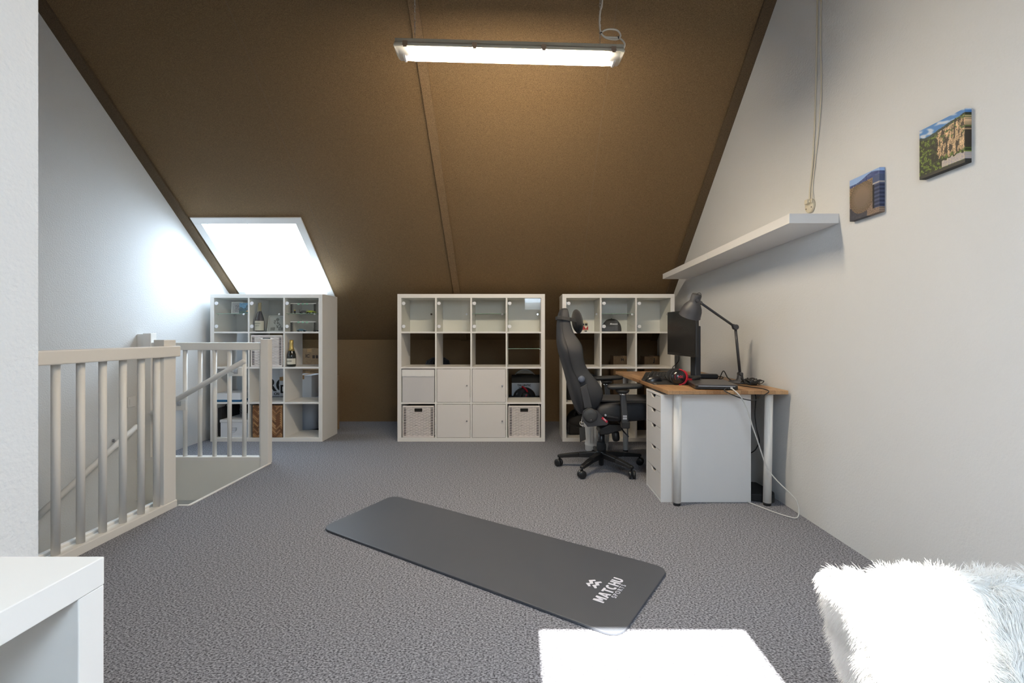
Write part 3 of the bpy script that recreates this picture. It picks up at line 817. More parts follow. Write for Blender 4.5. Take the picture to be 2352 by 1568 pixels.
# right unit: contents
def toy_van():
    p = world_cell(UR, 0, 0) + Vector((.180, .13, 0))
    r = thing('toy_van', 'small red and white toy camper van behind the glass door, beside the chair headrest', 'toy van', p)
    mb = MB(); mb.box(-.055, .052, -.028, .028, .012, .058); mb.build('lower_body', M('van_red', (.42, .02, .02), .35), r, local=True, bevel=.008)
    mb = MB(); mb.box(-.054, .050, -.027, .027, .056, .092); mb.box(-.05, .046, -.024, .024, .092, .104); mb.build('upper_body', M('van_cream', srgb(225, 215, 195), .4), r, local=True, bevel=.006)
    mb = MB()
    for a, b in ((-.048, -.020), (-.014, .012), (.018, .044)): mb.box(a, b, -.0285, -.026, .062, .084)
    mb.build('side_window', black, r, local=True, bevel=.001)
    mb = MB(); mb.prism([(.010, -.0295, .056), (.046, -.0295, .056), (.028, -.0295, .030)], (0, .002, 0)); mb.box(-.056, .056, -.031, .031, .012, .019); mb.build('trim', MATS['van_cream'], r, local=True)
    for xx in (-.032, .030):
        for yy in (-.029, .021):
            mb = MB(); mb.cyl((xx, yy, .012), (xx, yy + .008, .012), .012, seg=18); mb.build('wheel', black, r, local=True)
    mb = MB(); mb.box(-.03, .03, -.02, .02, .104, .118); mb.build('roof_load', MATS['van_cream'], r, local=True, bevel=.003)
toy_van()
def cap():
    p = world_cell(UR, 1, 0) + Vector((.125, .15, 0))
    r = thing('baseball_cap', 'dark grey baseball cap with white lettering below the glass shelf', 'cap', p)
    mb = MB(); rows = []
    for k in range(9):
        t = k / 8 * PI / 2
        rr = math.cos(t) ** .8
        rows.append([(.098 * rr * math.cos(a) * (1 + .03 * math.cos(a)), .10 * rr * math.sin(a), .012 + .118 * math.sin(t) ** .9 if t > 0 else .004) for a in [2 * PI * i / 32 for i in range(32)]])
    mb.grid(rows, closed=True); mb.build('crown', M('cap_grey', srgb(78, 78, 82), .9), r, local=True)
    mb = MB(); rows = [[(.07 * math.sin(a) * q, -.085 - .055 * math.cos(a) * (q - .6) * 2.2, .006 + .012 * (1 - abs(math.sin(a))) * (1.4 - q)) for a in [-1.35 + 2.7 * i / 16 for i in range(17)]] for q in (.7, .85, 1.0, 1.15)]
    mb.grid(rows); mb.build('peak', MATS['cap_grey'], r, local=True)
    mb = MB(); rows = []
    for k in range(5):
        t = (.62 + .38 * k / 4) * PI / 2; rr = math.cos(t) ** .8
        rows.append([(.0995 * rr * math.cos(a) * (1 + .03 * math.cos(a)), .1015 * rr * math.sin(a), .0135 + .118 * math.sin(t) ** .9) for a in [2 * PI * i / 32 for i in range(32)]])
    mb.grid(rows, closed=True); mb.build('crown_top', blackm, r, local=True)
    text_mesh('Motors', .026, whiteink, r, frame_mat((p.x - .035, p.y - .098, p.z + .070), (1, .05, 0), (0, .35, 1)), bold=.0008, shear=.3)
    mb = MB(); mb.sphere((0, 0, .131), .006); mb.build('button', blackm, r, local=True)
cap()
carton('cardboard_box', 'dim brown carton with a small mark seen through the right shelving unit', 1.015, 1.28, 5.36, 5.55, 0, .825, card, marks=[('H', 1.10, .77, .04, blackink)])
carton('cardboard_box', 'dim brown carton nearest the right wall behind the right shelving unit', 1.36, 1.60, 5.36, 5.55, 0, .82, card, marks=[('J', 1.46, .76, .06, blackink)])
r = thing('duffel_bag', 'black bag in the bottom left compartment of the right shelving unit', 'bag', world_cell(UR, 0, 3) + Vector((.17, .22, 0)))
mb = MB(); mb.sphere((0, .02, .13), .13, (1.15, 1.0, 1.0)); mb.box(-.14, .14, -.1, .14, .0, .10); mb.build('body', suede, r, local=True, bevel=.02)
mb = MB(); mb.tube([(-.08, -.09, .2), (-.05, -.12, .28), (.05, -.12, .28), (.08, -.09, .2)], .008); mb.build('handle', blackm, r, local=True)
r = thing('storage_bag', 'black bag behind the chair back in the right shelving unit', 'bag', world_cell(UR, 0, 2) + Vector((.17, .24, 0)))
mb = MB(); mb.box(-.15, .15, -.09, .14, 0, .26); mb.build('body', suede, r, local=True, bevel=.03, bseg=4)
mb = MB(); mb.tube([(-.06, -.05, .25), (0, -.05, .30), (.06, -.05, .25)], .006); mb.build('handle', blackm, r, local=True)

# ------------------------------------------------------------------ desk
oak = bpy.data.materials.new('butcher_block'); oak.use_nodes = True; MATS['butcher_block'] = oak
nt = oak.node_tree; b = nt.nodes['Principled BSDF']; b.inputs['Roughness'].default_value = .45
tc = nt.nodes.new('ShaderNodeTexCoord'); mp = nt.nodes.new('ShaderNodeMapping'); mp.inputs['Rotation'].default_value = (0, 0, PI / 2)
nt.links.new(tc.outputs['Object'], mp.inputs['Vector'])
br = nt.nodes.new('ShaderNodeTexBrick'); br.inputs['Scale'].default_value = 1; br.inputs['Brick Width'].default_value = .32; br.inputs['Row Height'].default_value = .042
br.inputs['Mortar Size'].default_value = .0006; br.inputs['Color1'].default_value = srgb(200, 162, 120); br.inputs['Color2'].default_value = srgb(150, 108, 70); br.inputs['Mortar'].default_value = srgb(110, 78, 50)
br.offset = .37
nt.links.new(mp.outputs[0], br.inputs['Vector'])
ns = nt.nodes.new('ShaderNodeTexNoise'); mp2 = nt.nodes.new('ShaderNodeMapping'); mp2.inputs['Scale'].default_value = (60, 5, 60); nt.links.new(tc.outputs['Object'], mp2.inputs['Vector']); nt.links.new(mp2.outputs[0], ns.inputs['Vector'])
mx = nt.nodes.new('ShaderNodeMix'); mx.data_type = 'RGBA'; mx.blend_type = 'MULTIPLY'; mx.inputs[0].default_value = .55
rp = nt.nodes.new('ShaderNodeValToRGB'); rp.color_ramp.elements[0].color = (.55, .5, .45, 1); rp.color_ramp.elements[1].color = (1.1, 1.08, 1.02, 1); rp.color_ramp.elements[0].position = .3; rp.color_ramp.elements[1].position = .7
nt.links.new(ns.outputs['Fac'], rp.inputs[0]); nt.links.new(br.outputs['Color'], mx.inputs[6]); nt.links.new(rp.outputs[0], mx.inputs[7]); nt.links.new(mx.outputs[2], b.inputs['Base Color'])

HT = .725
desk = thing('desk', 'wooden butcher block desk on white round legs against the right wall', 'desk', (1.26, 3.71, 0))
mb = MB(); mb.prism([(.896, 2.965, .701), (1.635, 2.965, .701), (1.635, 4.462, .701), (.864, 4.462, .701)], (0, 0, HT - .701)); mb.build('tabletop', oak, desk, bevel=.002)
for (bx, by, tx) in ((.972, 3.03, .977), (1.537, 3.03, 1.549), (.945, 4.40, .945), (1.575, 4.40, 1.575)):
    mb = MB(); mb.cyl((bx, by, .018), (tx, by, .701), .0245, seg=28); lg = mb.build('leg', paint, desk)
    mb = MB(); mb.cyl((bx, by, 0), (bx, by, .019), .022, seg=24); mb.build('foot', blackm, lg)
    mb = MB(); mb.cyl((tx, by, .695), (tx, by, .7012), .034, seg=24); mb.build('mounting_plate', paint, lg)
dw = thing('drawer_unit', 'white five-drawer unit under the near end of the wooden desk', 'drawer unit', (1.17, 3.26, 0))
mb = MB()
x0, x1, y0, y1 = .886, 1.460, 3.08, 3.44
mb.box(x0, x1, y0, y0 + .014, 0, .6855); mb.box(x0, x1, y1 - .014, y1, 0, .6855); mb.box(x0, x1, y0 + .014, y1 - .014, .671, .6855); mb.box(x1 - .012, x1, y0 + .014, y1 - .014, 0, .671)
mb.box(x0 + .002, x1 - .012, y0 + .014, y1 - .014, .0, .016); mb.box(x0 + .02, x1 - .02, y0 + .014, y1 - .014, .016, .022)
mb.build('carcass', lacq, dw, bevel=.001)
hs = [.670, .572, .468, .324, .177, .018]
for i in range(5):
    zt, zb = hs[i] - .002, hs[i + 1] + .002
    ya, yb = y0 + .0155, y1 - .0155; yc = (ya + yb) / 2
    poly = [(x0 + .001, ya, zb), (x0 + .001, yb, zb), (x0 + .001, yb, zt), (x0 + .001, yc + .058, zt), (x0 + .001, yc + .034, zt - .022), (x0 + .001, yc - .034, zt - .022), (x0 + .001, yc - .058, zt), (x0 + .001, ya, zt)]
    mb = MB(); mb.prism(poly, (.014, 0, 0)); mb.box(x0 + .06, x0 + .07, ya + .005, yb - .005, zb, zt - .03)
    mb.build('drawer', M('drawer_white', srgb(214, 211, 209), .4), dw)

# monitor
def monitor():
    a = Vector((1.183, 3.93, 0)); c = Vector((1.232, 3.42, 0)); d = (c - a).normalized(); n = Vector((-d.y, d.x, 0)); n = n if n.x > 0 else -n
    r = thing('monitor', 'black computer monitor seen obliquely on the wooden desk', 'monitor', (1.27, 3.63, HT))
    L = (c - a).length; z0, z1 = .905, 1.247
    mb = MB(); mb.prism([(a.x, a.y, z0), (c.x, c.y, z0), (c.x, c.y, z1), (a.x, a.y, z1)], n * .022); mb.build('bezel', black, r, bevel=.003)
    s = a + d * .008; e = c - d * .008
    mb = MB(); mb.prism([(s.x, s.y, z0 + .022), (e.x, e.y, z0 + .022), (e.x, e.y, z1 - .008), (s.x, s.y, z1 - .008)], n * -.0012); mb.build('screen', M('dark_screen', (.006, .006, .007), .22), r)
    mid = a.lerp(c, .5)
    b1 = mid + n * .022 - d * .17; b2 = mid + n * .022 + d * .17
    mb = MB(); mb.prism([(b1.x, b1.y, z0 + .04), (b2.x, b2.y, z0 + .04), (b2.x, b2.y, z1 - .04), (b1.x, b1.y, z1 - .04)], n * .028); mb.build('rear_housing', black, r, bevel=.012)
    p = mid + n * .075 + d * .09
    mb = MB(); q = Matrix.Translation((p.x, p.y, 0)) @ Matrix.Rotation(math.atan2(n.y, n.x), 4, 'Z')
    mb.box(-.022, .022, -.042, .042, HT + .014, 1.13, mat=q); mb.build('stand_column', M('stand_black', (.018, .022, .03), .45), r, bevel=.006)
    mb = MB(); mb.box(-.055, .02, -.03, .03, 1.03, 1.10, mat=q); mb.build('tilt_joint', black, r, bevel=.005)
    mb = MB(); mb.box(-.14, .05, -.115, .115, HT, HT + .014, mat=q); mb.build('stand_foot', black, r, bevel=.006)
    mb = MB(); mb.tube([W(1559.5, 817, 3.70), W(1559, 828, 3.72), W(1552, 837, 3.75), W(1545, 845, 3.75), Vector((1.18, 3.76, HT + .004))], .0035); mb.build('cable', black, r)
monitor()

# desk lamp
def desk_lamp():
    r = thing('desk_lamp', 'dark grey jointed desk lamp with bell shade over the monitor', 'lamp', (1.54, 3.42, HT))
    g = M('lamp_grey', (.045, .045, .05), .5)
    b0 = Vector((1.535, 3.40, HT)); e = W(1689, 751, 3.42); h = W(1603, 691, 3.28)
    mb = MB(); mb.lathe([(.075, 0), (.078, .004), (.076, .014), (.03, .02), (.022, .035), (.020, .06)], b0, seg=32); mb.build('base', g, r)
    top = b0 + Vector((0, 0, .055))
    mb = MB(); mb.cyl(top, e, .0095, seg=16); mb.build('lower_arm', g, r)
    mb = MB(); mb.cyl(e, h, .0085, seg=16); mb.build('upper_arm', g, r)
    mb = MB(); mb.lathe([(.014, -.02), (.019, -.016), (.019, .016), (.014, .02)], e, (0, 1, 0)); mb.lathe([(.010, -.028), (.014, -.02), (.014, .02), (.010, .028)], top + Vector((0, 0, .01)), (0, 1, 0)); mb.sphere(e + (h - e).normalized() * .02, .014); mb.build('joint', g, r)
    t0, t1 = W(1601, 676, 3.24), W(1584, 726, 3.30)
    ax = (t1 - t0).normalized()
    hh = (t1 - t0).length
    mb = MB(); mb.lathe([(.005, -.003), (.030, 0), (.033, .006), (.034, .050), (.038, .058), (.048, .070), (.060, .090), (.068, .115), (.072, hh - .004), (.074, hh + .0)], t0, ax, 36, cap=False)
    mb.lathe([(.0715, hh), (.066, .115), (.058, .090), (.046, .072), (.034, .060), (.030, .05)], t0, ax, 36, cap=False)
    mb.build('lamp_shade', g, r)
    q = t0 + ax * .045
    mb = MB(); mb.bar(h + (e - h).normalized() * .035, q + Vector((0, -.03, .0)), .016, .022); mb.lathe([(.012, 0), (.012, .012)], q + Vector((0, -.046, 0)), (0, 1, 0)); mb.build('shade_bracket', g, r, bevel=.002)
    mb = MB(); mb.tube([W(1601.5, 677, 3.26), W(1602, 674, 3.26), W(1606, 672.3, 3.26), W(1610, 675, 3.26), W(1611, 682, 3.27)], .0018); mb.build('cord_loop', black, r)
desk_lamp()

# laptop
def laptop():
    a = Vector((1.082, 3.012, HT)); ang = math.radians(-9)
    r = thing('laptop', 'closed dark grey laptop with rounded edges on the near end of the desk', 'laptop', a, ang)
    mb = MB()
    pl = [(.012, 0), (.24, 0), (.255, .015), (.255, .36), (.24, .375), (.012, .375), (0, .36), (0, .015)]
    mb.prism([(x, y, .004) for x, y in pl], (0, 0, .018)); mb.build('base', black, r, local=True, bevel=.003)
    mb = MB(); mb.prism([(x, y, .022) for x, y in pl], (0, 0, .011)); ld = mb.build('lid', M('laptop_lid', (.10, .095, .095), .32, .5), r, local=True, bevel=.004)
    mb = MB(); mb.box(.018, .235, -.0012, .002, .021, .0245); mb.build('edge_strip', steel, r, local=True)
    mb = MB()
    for xx, ww in ((.130, .02), (.165, .014), (.20, .03)): mb.box(xx, xx + ww, -.001, .004, .008, .017)
    mb.build('port', blackm, r, local=True)
    mb = MB()
    for xx in (.03, .225):
        for yy in (.03, .345): mb.cyl((xx, yy, 0), (xx, yy, .005), .008, seg=12)
    mb.build('rubber_foot', blackm, r, local=True)
laptop()
r = thing('laptop_cable', 'black cable hanging in a loop from the laptop along the desk edge', 'cable', W(1655, 892, 2.98))
mb = MB(); mb.tube([Vector((1.262, 2.978, .738)), W(1664, 897, 2.94), W(1686, 908, 2.93), W(1712, 917, 2.93), W(1735, 918.5, 2.93), W(1752, 909, 2.94), W(1766, 899, 2.945), Vector((1.50, 2.99, HT + .006)), Vector((1.50, 3.06, HT + .005)), Vector((1.46, 3.2, HT + .004)), Vector((1.44, 3.33, HT + .004))], .0032); mb.build('cord', black, r)
mb = MB(); mb.box(1.255, 1.270, 2.972, 2.992, .732, .743); mb.build('plug', black, r, bevel=.002)
r = thing('network_cable', 'pale grey cable running from the laptop down over the desk edge to a floor loop', 'cable', (1.55, 2.9, 0))
mb = MB(); mb.tube([Vector((1.292, 2.985, .738)), W(1693, 902, 2.93), W(1707, 920, 2.93), W(1718, 945, 2.93), W(1727, 975, 2.93), W(1740, 1012, 2.93), W(1756, 1060, 2.93), W(1769, 1085, 2.92), W(1793, 1112, 2.88), W(1818, 1136, 2.84), W(1832, 1156, 2.82), Vector((1.598, 2.80, .012)), Vector((1.55, 2.835, .005)), Vector((1.49, 2.95, .004)), Vector((1.43, 3.12, .004)), Vector((1.475, 3.3, .004))], .0038); mb.build('cord', M('pale_cable', srgb(200, 200, 198), .5), r)
mb = MB(); mb.box(1.285, 1.299, 2.975, 2.995, .732, .744); mb.build('plug', MATS['pale_cable'], r, bevel=.002)
r = thing('black_cable', 'black cord hanging behind the drawer unit beside the right desk leg', 'cable', (1.52, 3.2, .2))
mb = MB(); mb.tube([Vector((1.52, 3.2, .70)), W(1736, 910, 3.2), W(1734, 950, 3.2), W(1738, 985, 3.2), W(1744, 1010, 3.2), W(1741, 1022, 3.22), W(1728, 1038, 3.25), Vector((1.475, 3.36, .20)), Vector((1.475, 3.42, .10))], .0038); mb.build('cord', black, r)
mb = MB(); mb.cyl((1.475, 3.42, .06), (1.475, 3.42, .10), .011, seg=12); mb.build('plug', black, r)
r = thing('floor_box', 'flat black device on the carpet behind the right desk leg', 'device', (1.52, 3.24, 0))
mb = MB(); mb.prism([(1.470, 3.10, 0), (1.60, 3.06, 0), (1.635, 3.13, 0), (1.62, 3.34, 0), (1.470, 3.40, 0)], (0, 0, .05)); mb.build('body', blackm, r, bevel=.008)
mb = MB(); mb.box(1.466, 1.480, 3.16, 3.34, .05, .16); mb.build('upright_panel', black, r, bevel=.004)

# desk mat, mouse, keyboard, headset, brick, cable tangle
r = thing('mouse_mat', 'black desk mat with an angled corner under the mouse', 'desk mat', (1.05, 3.4, HT))
pl = [G(1466, 873, HT), G(1502, 883.3, HT), G(1590, 883.3, HT), G(1556, 866, HT), G(1552, 853, HT), G(1483, 855, HT)]
pl = [Vector((max(p.x, .893), p.y, HT)) for p in pl]
mb = MB(); mb.prism([p for p in pl], (0, 0, .003)); mb.build('pad', blackm, r, bevel=.001)
mb = MB(); c = G(1505, 881.5, HT + .003); mb.lathe([(.018, 0), (.017, .0006)], c, seg=20, sc=(1, .5)); mb.build('emblem', M('emblem_grey', srgb(150, 152, 150), .5), r)
r = thing('computer_mouse', 'large glossy black computer mouse on the desk mat', 'mouse', G(1500, 876, HT + .003))
c = G(1501, 875, HT + .003)
mb = MB(); rows = []
for k in range(7):
    t = k / 6 * PI / 2
    rows.append([(c.x + .062 * math.cos(t) ** .7 * math.cos(a) + .008 * math.sin(t), c.y + .036 * math.cos(t) ** .7 * math.sin(a), c.z + .040 * math.sin(t)) for a in [2 * PI * i / 24 for i in range(24)]])
mb.grid(rows, closed=True); mb.build('shell', M('glossy_black', (.012, .012, .014), .32), r)
mb = MB(); mb.cyl((c.x + .030, c.y - .004, c.z + .036), (c.x + .030, c.y + .004, c.z + .036), .007); mb.build('scroll_wheel', steel, r)
r = thing('keyboard', 'black keyboard lying across the desk behind the mouse', 'keyboard', (1.03, 3.9, HT))
K = Matrix.Translation((1.075, 3.80, HT + .004)) @ Matrix.Rotation(math.radians(72), 4, 'Z') @ Matrix.Rotation(math.radians(5), 4, 'X')
mb = MB(); mb.box(-.22, .22, -.075, .075, .0, .020, mat=K); mb.build('case', black, r, bevel=.003)
mb = MB()
for i in range(20):
    for j in range(6): mb.box(-.212 + i * .0212, -.212 + i * .0212 + .017, -.066 + j * .0225, -.066 + j * .0225 + .017, .0205, .030, mat=K)
ky = mb.build('keys', M('key_black', (.02, .02, .02), .6), r); ky['kind'] = 'stuff'
def headset():
    c = W(1557.5, 861, 3.28)
    r = thing('headset', 'black and red gaming headset lying on the desk', 'headset', (c.x, c.y, HT))
    ax = Vector((-.18, -1, .12)).normalized()
    c.z = HT + .054
    mb = MB(); mb.lathe([(.030, -.030), (.048, -.028), (.052, -.016), (.052, -.004), (.046, .002)], c, ax, 32); mb.build('ear_cushion', suede, r)
    mb = MB(); mb.lathe([(.047, .002), (.044, .012), (.034, .022), (.018, .028), (.004, .030)], c, ax, 32); mb.build('ear_cup', M('cup_black', (.010, .011, .014), .25, coat=.3), r)
    c2 = c + Vector((.02, .16, -.004))
    mb = MB(); mb.lathe([(.030, -.03), (.048, -.028), (.052, -.016), (.052, .002), (.044, .012), (.02, .028)], c2, -ax, 32); mb.build('ear_cup', suede, r)
    u = Vector((0, 0, 1)); v = ax.cross(u).normalized(); v = v if v.x > 0 else -v
    mb = MB(); mb.tube([c + ax * .012 + v * .054 * math.cos(a) + u * .052 * math.sin(a) for a in [-1.5 + 3.0 * i / 16 for i in range(17)]], .0042, smooth=False)
    mb.tube([c + ax * .006 + v * .062 * math.cos(a) + u * .058 * math.sin(a) for a in [-1.1 + 2.0 * i / 12 for i in range(13)]], .003, smooth=False)
    mb.bar(c + v * .058 - u * .012, c + v * .10 - u * .018 + Vector((0, .03, 0)), .010, .012); mb.build('yoke', red, r)
    h0 = c + v * .095 - u * .018 + Vector((0, .03, 0))
    mb = MB(); mb.tube([h0, h0 + Vector((.055, .03, .01)), h0 + Vector((.085, .08, .01)), h0 + Vector((.05, .13, .005)), c2 + v * .05], .011); mb.build('headband', blackm, r)
    mb = MB(); m0 = frame_mat(c + ax * .0305 - v * .004 - u * .006, v, u); text_mesh('HX', .022, red, r, m0, bold=.0006, depth=.0012)
    mb.tube([c + ax * .0285 + v * (-.018 + .005 * math.cos(a)) + u * .020 * math.sin(a) for a in [2 + 2.3 * i / 8 for i in range(9)]], .0009, seg=6); mb.build('emblem', red, r)
headset()
r = thing('power_brick', 'long black power brick lying on the desk behind the laptop', 'power adapter', (1.42, 3.75, HT))
K = Matrix.Translation((1.41, 3.72, HT)) @ Matrix.Rotation(math.radians(-12), 4, 'Z')
mb = MB(); mb.box(-.10, .09, -.035, .035, .004, .040, mat=K); mb.build('body', M('brick_black', (.012, .012, .013), .3), r, bevel=.008)
mb = MB(); mb.tube([Vector((1.31, 3.74, HT + .02)), Vector((1.28, 3.66, HT + .03)), Vector((1.30, 3.56, HT + .006)), Vector((1.38, 3.50, HT + .006)), Vector((1.43, 3.52, HT + .006)), Vector((1.475, 3.54, HT + .075)), Vector((1.49, 3.50, HT + .03)), Vector((1.52, 3.49, HT + .006))], .0038)
mb.tube([Vector((1.497, 3.70, HT + .02)), Vector((1.51, 3.62, HT + .02)), Vector((1.44, 3.58, HT + .005)), Vector((1.36, 3.60, HT + .005)), Vector((1.33, 3.66, HT + .01))], .0032); mb.build('cord', black, r)
r = thing('cable_tangle', 'tangle of black cables around the desk lamp base', 'cables', (1.57, 3.36, HT))
rnd = random.Random(11); mb = MB()
for k in range(5):
    cx, cy = 1.565 + rnd.uniform(-.02, .02), 3.30 + rnd.uniform(-.05, .05); rr = rnd.uniform(.03, .055)
    mb.tube([Vector((min(cx + rr * math.cos(a) * 1.1, 1.642), cy + rr * math.sin(a) * 1.3, HT + .006 + .022 * (1 + math.sin(a * 2 + k)) * rnd.uniform(.6, 1))) for a in [k + 2 * PI * i / 9 * 1.25 for i in range(10)]], .003)
mb.build('cord', black, r)
mb = MB(); mb.box(1.53, 1.58, 3.24, 3.29, HT + .002, HT + .03); mb.build('plug', M('glossy_plug', (.012, .012, .014), .15), r, bevel=.006)

# ------------------------------------------------------------------ waste bin behind the chair
r = thing('waste_bin', 'white ribbed metal waste bin behind the gaming chair', 'bin', (.69, 4.45, 0))
mb = MB(); seg = 96; rows = []
for z, rr, am in ((.0, .100, 0), (.004, .104, 0), (.050, .106, 0), (.055, .109, 0), (.060, .107, 0), (.085, .108, 0), (.09, .110, 1), (.23, .120, 1), (.236, .121, 0), (.27, .123, 0), (.275, .128, 0), (.28, .126, 0)):
    rows.append([(.690 + (rr + (.0022 * (1 if math.sin(a * 24) > 0 else -1) if am else 0)) * math.cos(a), 4.46 + (rr + (.0022 * (1 if math.sin(a * 24) > 0 else -1) if am else 0)) * math.sin(a), z) for a in [2 * PI * i / seg for i in range(seg)]])
R = mb.grid(rows, closed=True); mb.bm.faces.new(R[0]); mb.build('body', paint, r)
mb = MB(); mb.tube([(.567, 4.46, .25), (.54, 4.45, .262), (.535, 4.43, .24), (.555, 4.42, .232), (.57, 4.43, .24)], .004); mb.build('handle', paint, r)

# ------------------------------------------------------------------ gaming chair
def gaming_chair():
    r = thing('gaming_chair', 'black high-backed gaming chair with neck cushion at the desk', 'chair', (.636, 3.87, 0))
    C = Vector((.636, 3.87, 0)); YN_ = 3.60; YC = 3.86
    lv = [(706, 1291, 1304, .10, .00), (712, 1287, 1307, .128, .01), (722, 1284, 1309, .14, .02), (745, 1281, 1312, .145, .03), (767, 1281.5, 1320, .16, .05), (783, 1283, 1334, .205, .06), (797, 1286, 1341, .245, .07),
          (812, 1289, 1341.5, .255, .06), (833, 1295, 1344, .245, .05), (853, 1300.5, 1354, .235, .05), (871, 1306, 1371, .25, .07), (890, 1311, 1385, .262, .09), (906, 1315, 1389, .264, .10), (921, 1318.5, 1385, .255, .09),
          (941, 1325, 1370, .23, .06), (957, 1332, 1354, .20, .02)]
    mb = MB(); rows = []; piping = []
    for y, xr, xf, w, dep in lv:
        a = W(xr, y, YC - w); b = W(xf, y, YC - w)
        rx, fx, h = a.x, b.x, a.z
        cx = fx - dep
        half = [(rx, 0), (rx + .004, -.6), (rx + .012, -.88), (rx + .35 * (fx - rx), -1.0), (fx - .012, -.99), (fx, -.92), (fx - .015, -.76), (cx, -.52), (cx - .004, 0)]
        ring = [(X, YC + q * w, h) for X, q in half] + [(X, YC - q * w, h) for X, q in half[-2:0:-1]]
        rows.append(ring); piping.append(Vector((rx + .32 * (fx - rx), YC - w - .001, h)))
    R = mb.grid(rows, closed=True); mb.bm.faces.new(R[0]); mb.bm.faces.new(R[-1])
    bk = mb.build('backrest', leather, r, subsurf=2, smooth=True)
    mb = MB(); mb.tube(piping[3:-1], .0022, seg=6); mb.build('side_seam', M('seam_black', (.012, .012, .013), .6), bk)
    # inner panel in black suede
    # neck cushion and strap
    mb = MB(); pc = W(1326, 738, 3.86)
    mb.sphere(pc, .1, (.42, 1.45, .98), seg=28, rot=Matrix.Rotation(math.radians(-8), 3, 'Y')); mb.build('neck_cushion', suede, r)
    mb = MB(); za, zb = W(1284, 737, 3.70).z, W(1284, 729, 3.70).z
    pts = [(W(1283.0, 733, 3.71).x - .004, YC + .10, zb), (W(1283, 733, 3.71).x - .004, YC - .12, zb), (W(1290, 733, 3.71).x, YC - .152, zb), (W(1308, 736, 3.71).x, YC - .148, zb - .012), (pc.x - .02, YC - .12, zb - .022)]
    for i in range(len(pts) - 1): mb.bar(pts[i], pts[i + 1], .006, .028)
    mb.build('strap', M('strap_grey', (.035, .034, .034), .8), r, bevel=.001)
    # seat
    mb = MB(); rows = []
    for X, w, zt, zb in ((.555, .215, .50, .43), (.575, .25, .535, .415), (.66, .262, .548, .405), (.80, .268, .556, .405), (.95, .268, .560, .415), (1.06, .262, .548, .425), (1.10, .24, .52, .44), (1.115, .20, .50, .46)):
        ring = [(X, YC, zb), (X, YC - .8 * w, zb), (X, YC - w, zb + .02), (X, YC - w, zt - .03), (X, YC - .93 * w, zt + .002), (X, YC - .72 * w, zt), (X, YC - .4 * w, zt - .006), (X, YC, zt - .004)]
        ring += [(x, 2 * YC - y, z) for x, y, z in ring[-2:0:-1]]
        rows.append(ring)
    R = mb.grid(rows, closed=True); mb.bm.faces.new(R[0]); mb.bm.faces.new(R[-1]); mb.build('seat', leather, r, subsurf=2, smooth=True)
    mb = MB(); mb.box(.60, 1.06, YC - .18, YC + .18, .552, .566); mb.build('seat_panel', suede, r, bevel=.012, bseg=3)
    # side brackets, hinge discs
    for s, nm in ((-1, 'near'), (1, 'far')):
        ys = YC + s * .262
        def PX(x, y): q = W(x, y, YC - .262); return Vector((q.x, ys, q.z))
        pl = [PX(1339, 943), PX(1352, 934), PX(1372, 943), PX(1397, 970), PX(1393, 975.5), PX(1349, 979.5), PX(1336, 962)]
        mb = MB(); mb.prism(pl, (0, s * .014, 0)); mb.build('hinge_bracket', M('bracket_grey', (.03, .03, .033), .55), r, bevel=.003)
        mb = MB(); c = PX(1355.3, 952.4); mb.lathe([(.051, 0), (.051, .016), (.047, .022), (.0465, .0225), (.02, .024)], c + Vector((0, s * .014, 0)), (0, s, 0), 36)
        hd = mb.build('hinge_cover', M('hinge_grey', (.035, .036, .038), .5), r)
        mb = MB(); mb.sphere(PX(1356, 962) + Vector((0, s * .037, 0)), .0035); mb.build('screw', chrome, hd)
        mb = MB(); mb.prism([PX(1332, 889.5), PX(1347.5, 881.5), PX(1360, 935), PX(1342, 937)], (0, s * .012, 0)); mb.build('back_bracket', MATS['bracket_grey'], r, bevel=.004)
        mb = MB(); c = PX(1335.8, 870.3); mb.lathe([(.026, 0), (.026, .012), (.022, .020), (.008, .021)], c + Vector((0, -s * .004, 0)), (0, s, 0), 28); mb.build('lumbar_knob', M('knob_blue_grey', (.085, .10, .14), .4), r)
        # armrest
        ya = YC + s * .335
        def PA(x, y, yy=YC - .335): q = W(x, y, yy); return Vector((q.x, ya, q.z))
        a, b = PA(1395, 888.5), PA(1475, 886)
        if s > 0: a, b = a + Vector((.0, 0, 0)), b
        mb = MB(); w = .045
        rows = []
        for t, ww, th in ((0, .020, .008), (.04, .036, .017), (.15, .045, .021), (.5, .046, .021), (.85, .044, .020), (.96, .032, .016), (1, .018, .008)):
            p = a.lerp(b, t)
            rows.append([(p.x, p.y + ww * math.cos(q), p.z + th * math.sin(q) * (1 if abs(math.sin(q)) < .99 else 1)) for q in [2 * PI * i / 16 for i in range(16)]])
        R = mb.grid(rows, closed=True); mb.bm.faces.new(R[0]); mb.bm.faces.new(R[-1]); mb.build('arm_pad', M('pad_black', (.022, .023, .025), .55), r)
        t0, t1 = PA(1430, 897), PA(1436.5, 980)
        mb = MB(); mb.bar(t0, t0.lerp(t1, .92), .036, .040, up=(1, 0, 0), w1=.042, h1=.050); ap = mb.build('arm_post', M('post_grey', (.035, .037, .042), .42), r, bevel=.010, bseg=3)
        mb = MB(); mb.lathe([(.050, 0), (.046, -.014), (.030, -.026)], t0 + Vector((0, 0, .006)), seg=28); mb.build('swivel_mount', black, ap)
        mb = MB(); mb.lathe([(.026, 0), (.028, -.006), (.026, -.012)], t0 + Vector((0, 0, -.018)), seg=28); mb.build('chrome_ring', chrome, ap)
        bt = t0.lerp(t1, .92)
